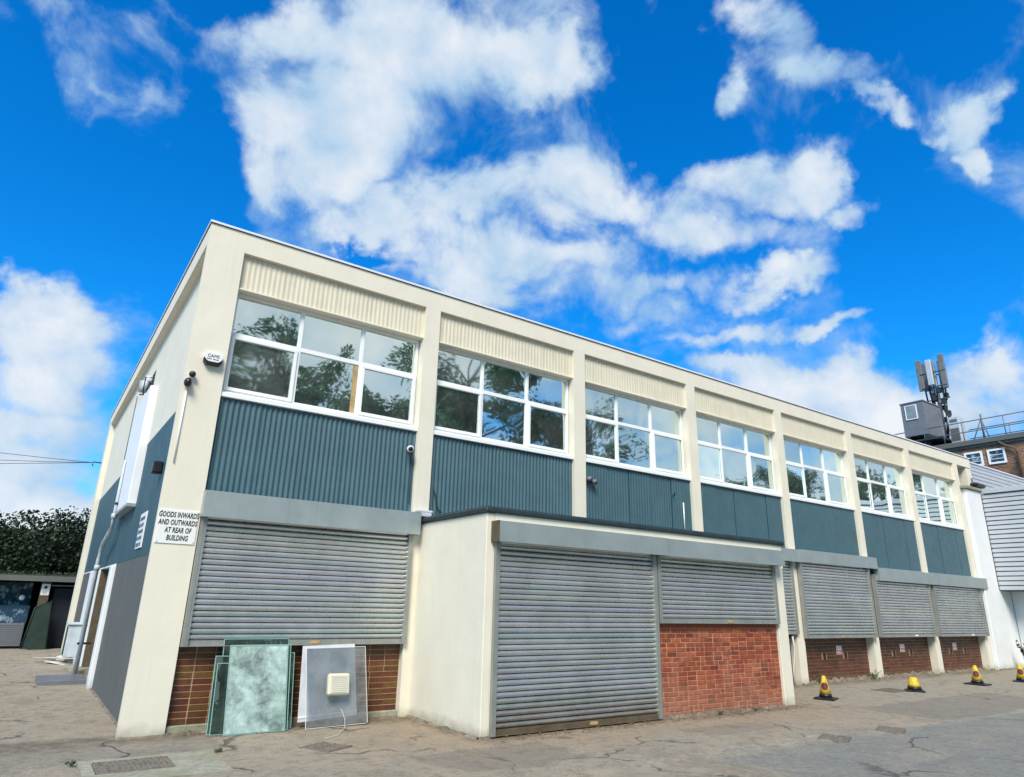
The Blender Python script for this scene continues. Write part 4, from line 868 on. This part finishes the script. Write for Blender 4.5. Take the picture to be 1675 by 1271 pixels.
T('bracket_arm', m_wire, br_, [(.02, 14.0, 5.42), (-.22, 14.0, 5.42), (-.22, 14.0, 5.30)], .02, 6)
for i, (zz, yy, sag) in enumerate(((6.6, 18.5, .2), (5.75, 18, .35), (4.9, 22, .1))):
    e = (-14, yy, zz); pts = []
    for k_ in range(13):
        t_ = k_/12; pts.append((-.22+(e[0]+.22)*t_, 14+(e[1]-14)*t_, 5.4+(e[2]-5.4)*t_-sag*4*t_*(1-t_)))
    tag(T('overhead_wire', m_wire, None, pts, .008, 5), ('highest overhead wire leaving the far corner of the building to the left', 'middle overhead wire leaving the far corner of the building to the left', 'lowest overhead wire leaving the far corner of the building to the left')[i], 'wire', 'overhead wires at the far corner')

# ------------------------------------------------------------ weeds and bush
def plant(name, x, y, h_, n, label, group, cat='weed', spread=.25):
    p = thing(name, (x, y, 0), label, cat, group); O = wo(p)
    bm = bmesh.new(); bl = bmesh.new()
    for i in range(n):
        a = random.uniform(0, 6.3); top = Vector((spread*math.cos(a)*random.random(), spread*math.sin(a)*random.random(), h_*random.uniform(.6, 1)))
        tube(bm, [(0, 0, 0), tuple(top*.5+Vector((0, 0, .02))), tuple(top)], [.006, .005, .002], 4)
        for j in range(9):
            leaves(bl, top*(.2+.09*j), min(.05, h_*.5), 2, .008+.045*h_)
    put('stem', mesh_of('stem', bm, m_weed), p, O); put('foliage', mesh_of('foliage', bl, m_weed), p, O)
plant('bush', 25.2, -.75, .95, 26, 'dark leafy bush growing at the foot of the white pier', None, 'bush', .45)
bpy.data.objects['bush'].pop('group', None)
plant('weed', 16.9, -.02, .28, 6, 'dry weed tuft at the foot of the column left of the second far bay', None)
for i, (x_, y_, h_, la) in enumerate(((8.3, -2.02, .05, 'small weed at the foot of the red brick wall, below its middle'), (9.2, -2.03, .05, 'weed tuft at the foot of the red brick wall towards its right end'), (14.6, .08, .20, 'brownish weed tuft against the dark brick left of the first cone'), (.86, -1.25, .035, 'tiny weed on the far right corner of the mossy slab'), (-.50, -1.2, .04, 'tiny weed at the left corner of the mossy slab'))):
    plant('weed', x_, y_, h_, 5, la, None, spread=min(.16, h_*1.6))
# ragged tarmac and dirt banked up against the feet of the walls
bm = bmesh.new()
def fillet(p0, p1, nrm, w_=.06, h_=.03):
    p0, p1, nrm = Vector(p0), Vector(p1), Vector(nrm); n = max(3, int((p1-p0).length/.035)); pr = None
    for i in range(n+1):
        p = p0.lerp(p1, i/n); q = noise.noise(p*7.0+Vector((0, 0, 3)))+.6*noise.noise(p*23.0); ww_ = max(.008, w_*(1+.9*q)); hh = max(.003, h_*(1+1.2*q))
        cur = (bm.verts.new((p.x, p.y, hh)), bm.verts.new((p.x+nrm.x*ww_*.4, p.y+nrm.y*ww_*.4, hh*.75)), bm.verts.new((p.x+nrm.x*ww_, p.y+nrm.y*ww_, -.02)))
        if pr:
            for k_ in (0, 1): bm.faces.new((pr[k_], pr[k_+1], cur[k_+1], cur[k_]))
        pr = cur
fillet((0, .0, 0), (C0, .0, 0), (0, -1, 0), .035, .014); fillet((C0, .04, 0), (BR[0], .04, 0), (0, -1, 0), .06, .02)
fillet((EX0, -.0, 0), (EX0, EY, 0), (-1, 0, 0), .07, .016); fillet((EX0, EY, 0), (3.91, EY, 0), (0, -1, 0), .04, .02); fillet((7.04, EY+.03, 0), (10.19, EY+.03, 0), (0, -1, 0), .09, .03); fillet((10.19, EY, 0), (10.49, EY, 0), (0, -1, 0), .03, .015)
fillet((SW-.006, .38, 0), (SW-.006, 5.1, 0), (-1, 0, 0), .04, .02)
for k in (3, 4, 5, 6): fillet((BL[k], .19, 0), (BR[k], .19, 0), (0, -1, 0), .12, .05); fillet((BR[k], 0, 0), (BR[k]+CW, 0, 0), (0, -1, 0), .05, .03)
fillet((24.23, -.13, 0), (25.4, -.13, 0), (0, -1, 0), .07, .03)
put('tarmac_fillet', mesh_of('tarmac_fillet', bm, mat('dirty_tarmac_edge', (.15, .125, .095), .95, var=.5, vscale=9, bump=.6, stain=(6, .5, .65, .7, (.30, .25, .18)))), kind='structure')
# fallen leaves and grit along the walls
bm = bmesh.new()
for i in range(900):
    if random.random() < .6: x_ = random.uniform(3.9, 10.4); y_ = EY-.05-abs(random.gauss(0, .18))
    elif random.random() < .5: x_ = random.uniform(.5, 3.7); y_ = -.02-abs(random.gauss(0, .25))
    else: x_ = random.uniform(13.5, 24); y_ = -.05-abs(random.gauss(0, .3))
    s_ = random.uniform(.006, .022); a = random.uniform(0, 6.3); ca, sa = math.cos(a)*s_, math.sin(a)*s_; z_ = .006+random.uniform(0, .01)
    bm.faces.new([bm.verts.new(q) for q in ((x_+ca, y_+sa, z_), (x_-sa*.6, y_+ca*.6, z_+s_*.4), (x_-ca, y_-sa, z_), (x_+sa*.6, y_-ca*.6, z_+s_*.1))])
put('leaf_litter', mesh_of('leaf_litter', bm, mat('dry_litter', (.1, .06, .03), .9, island=[(.05,.035,.02),(.16,.10,.05),(.22,.17,.10),(.07,.04,.02)])), kind='stuff')

# ------------------------------------------------------------ trees across the yard (seen in the window panes)
def tree_meshes(seed, h_, cr):
    random.seed(seed); bm = bmesh.new(); bl = bmesh.new()
    tube(bm, [(0, 0, 0), (.1, .1, h_*.35), (0, .2, h_*.65), (.2, 0, h_*.9)], [.32, .24, .14, .04], 8)
    for i in range(34):
        z0_ = h_*random.uniform(.28, .8); a = random.uniform(0, 6.3); ln_ = cr*random.uniform(.5, 1)*(1.15-abs(z0_/h_-.5))
        e = Vector((math.cos(a)*ln_, math.sin(a)*ln_, z0_+random.uniform(.4, 2.2))); mid = Vector((e.x*.5, e.y*.5, (z0_+e.z)/2+.3))
        tube(bm, [(0, 0, z0_), tuple(mid), tuple(e)], [.09, .05, .015], 5)
        for q in range(7):
            c = e.lerp(mid, random.random()*.9)+Vector((random.gauss(0, .5), random.gauss(0, .5), random.gauss(0, .45)))
            leaves(bl, c, random.uniform(.55, 1.1), 95, .12, .78)
            tube(bm, [tuple(e.lerp(mid, .4)), tuple(c)], [.02, .008], 3, cap=False)
    return mesh_of('trunk', bm, m_bark), mesh_of('crown', bl, m_leaft)
tm = [tree_meshes(11, 17.0, 5.2), tree_meshes(12, 15.2, 4.8), tree_meshes(13, 18, 5.4)]
random.seed(5)
spots = [(2, -25, 1.0, 0), (8, -27, .98, 2), (14.5, -24, .93, 1), (21, -27, 1.12, 2), (27, -24, .95, 0), (37, -27, .82, 1), (46, -26, .72, 2), (55, -28, .95, 0), (64, -26, .85, 1), (74, -27, 1.05, 2), (85, -26, 1.0, 0), (97, -28, 1.1, 1), (110, -27, 1.1, 2), (-5, -27, .95, 1), (-13, -26, 1, 2)]
for i, (x_, y_, sc, v) in enumerate(spots):
    t = thing('tree', (x_, y_, -.05), 'leafy tree across the yard behind the camera, mirrored in the upper windows', 'tree', 'trees across the yard', random.uniform(0, 6.3)); t.scale = (sc, sc, sc)
    put('trunk', tm[v][0], t, wo(t)); put('crown', tm[v][1], t, wo(t))

scene.render.engine = 'CYCLES'
scene.cycles.max_bounces = 6; scene.cycles.transparent_max_bounces = 12
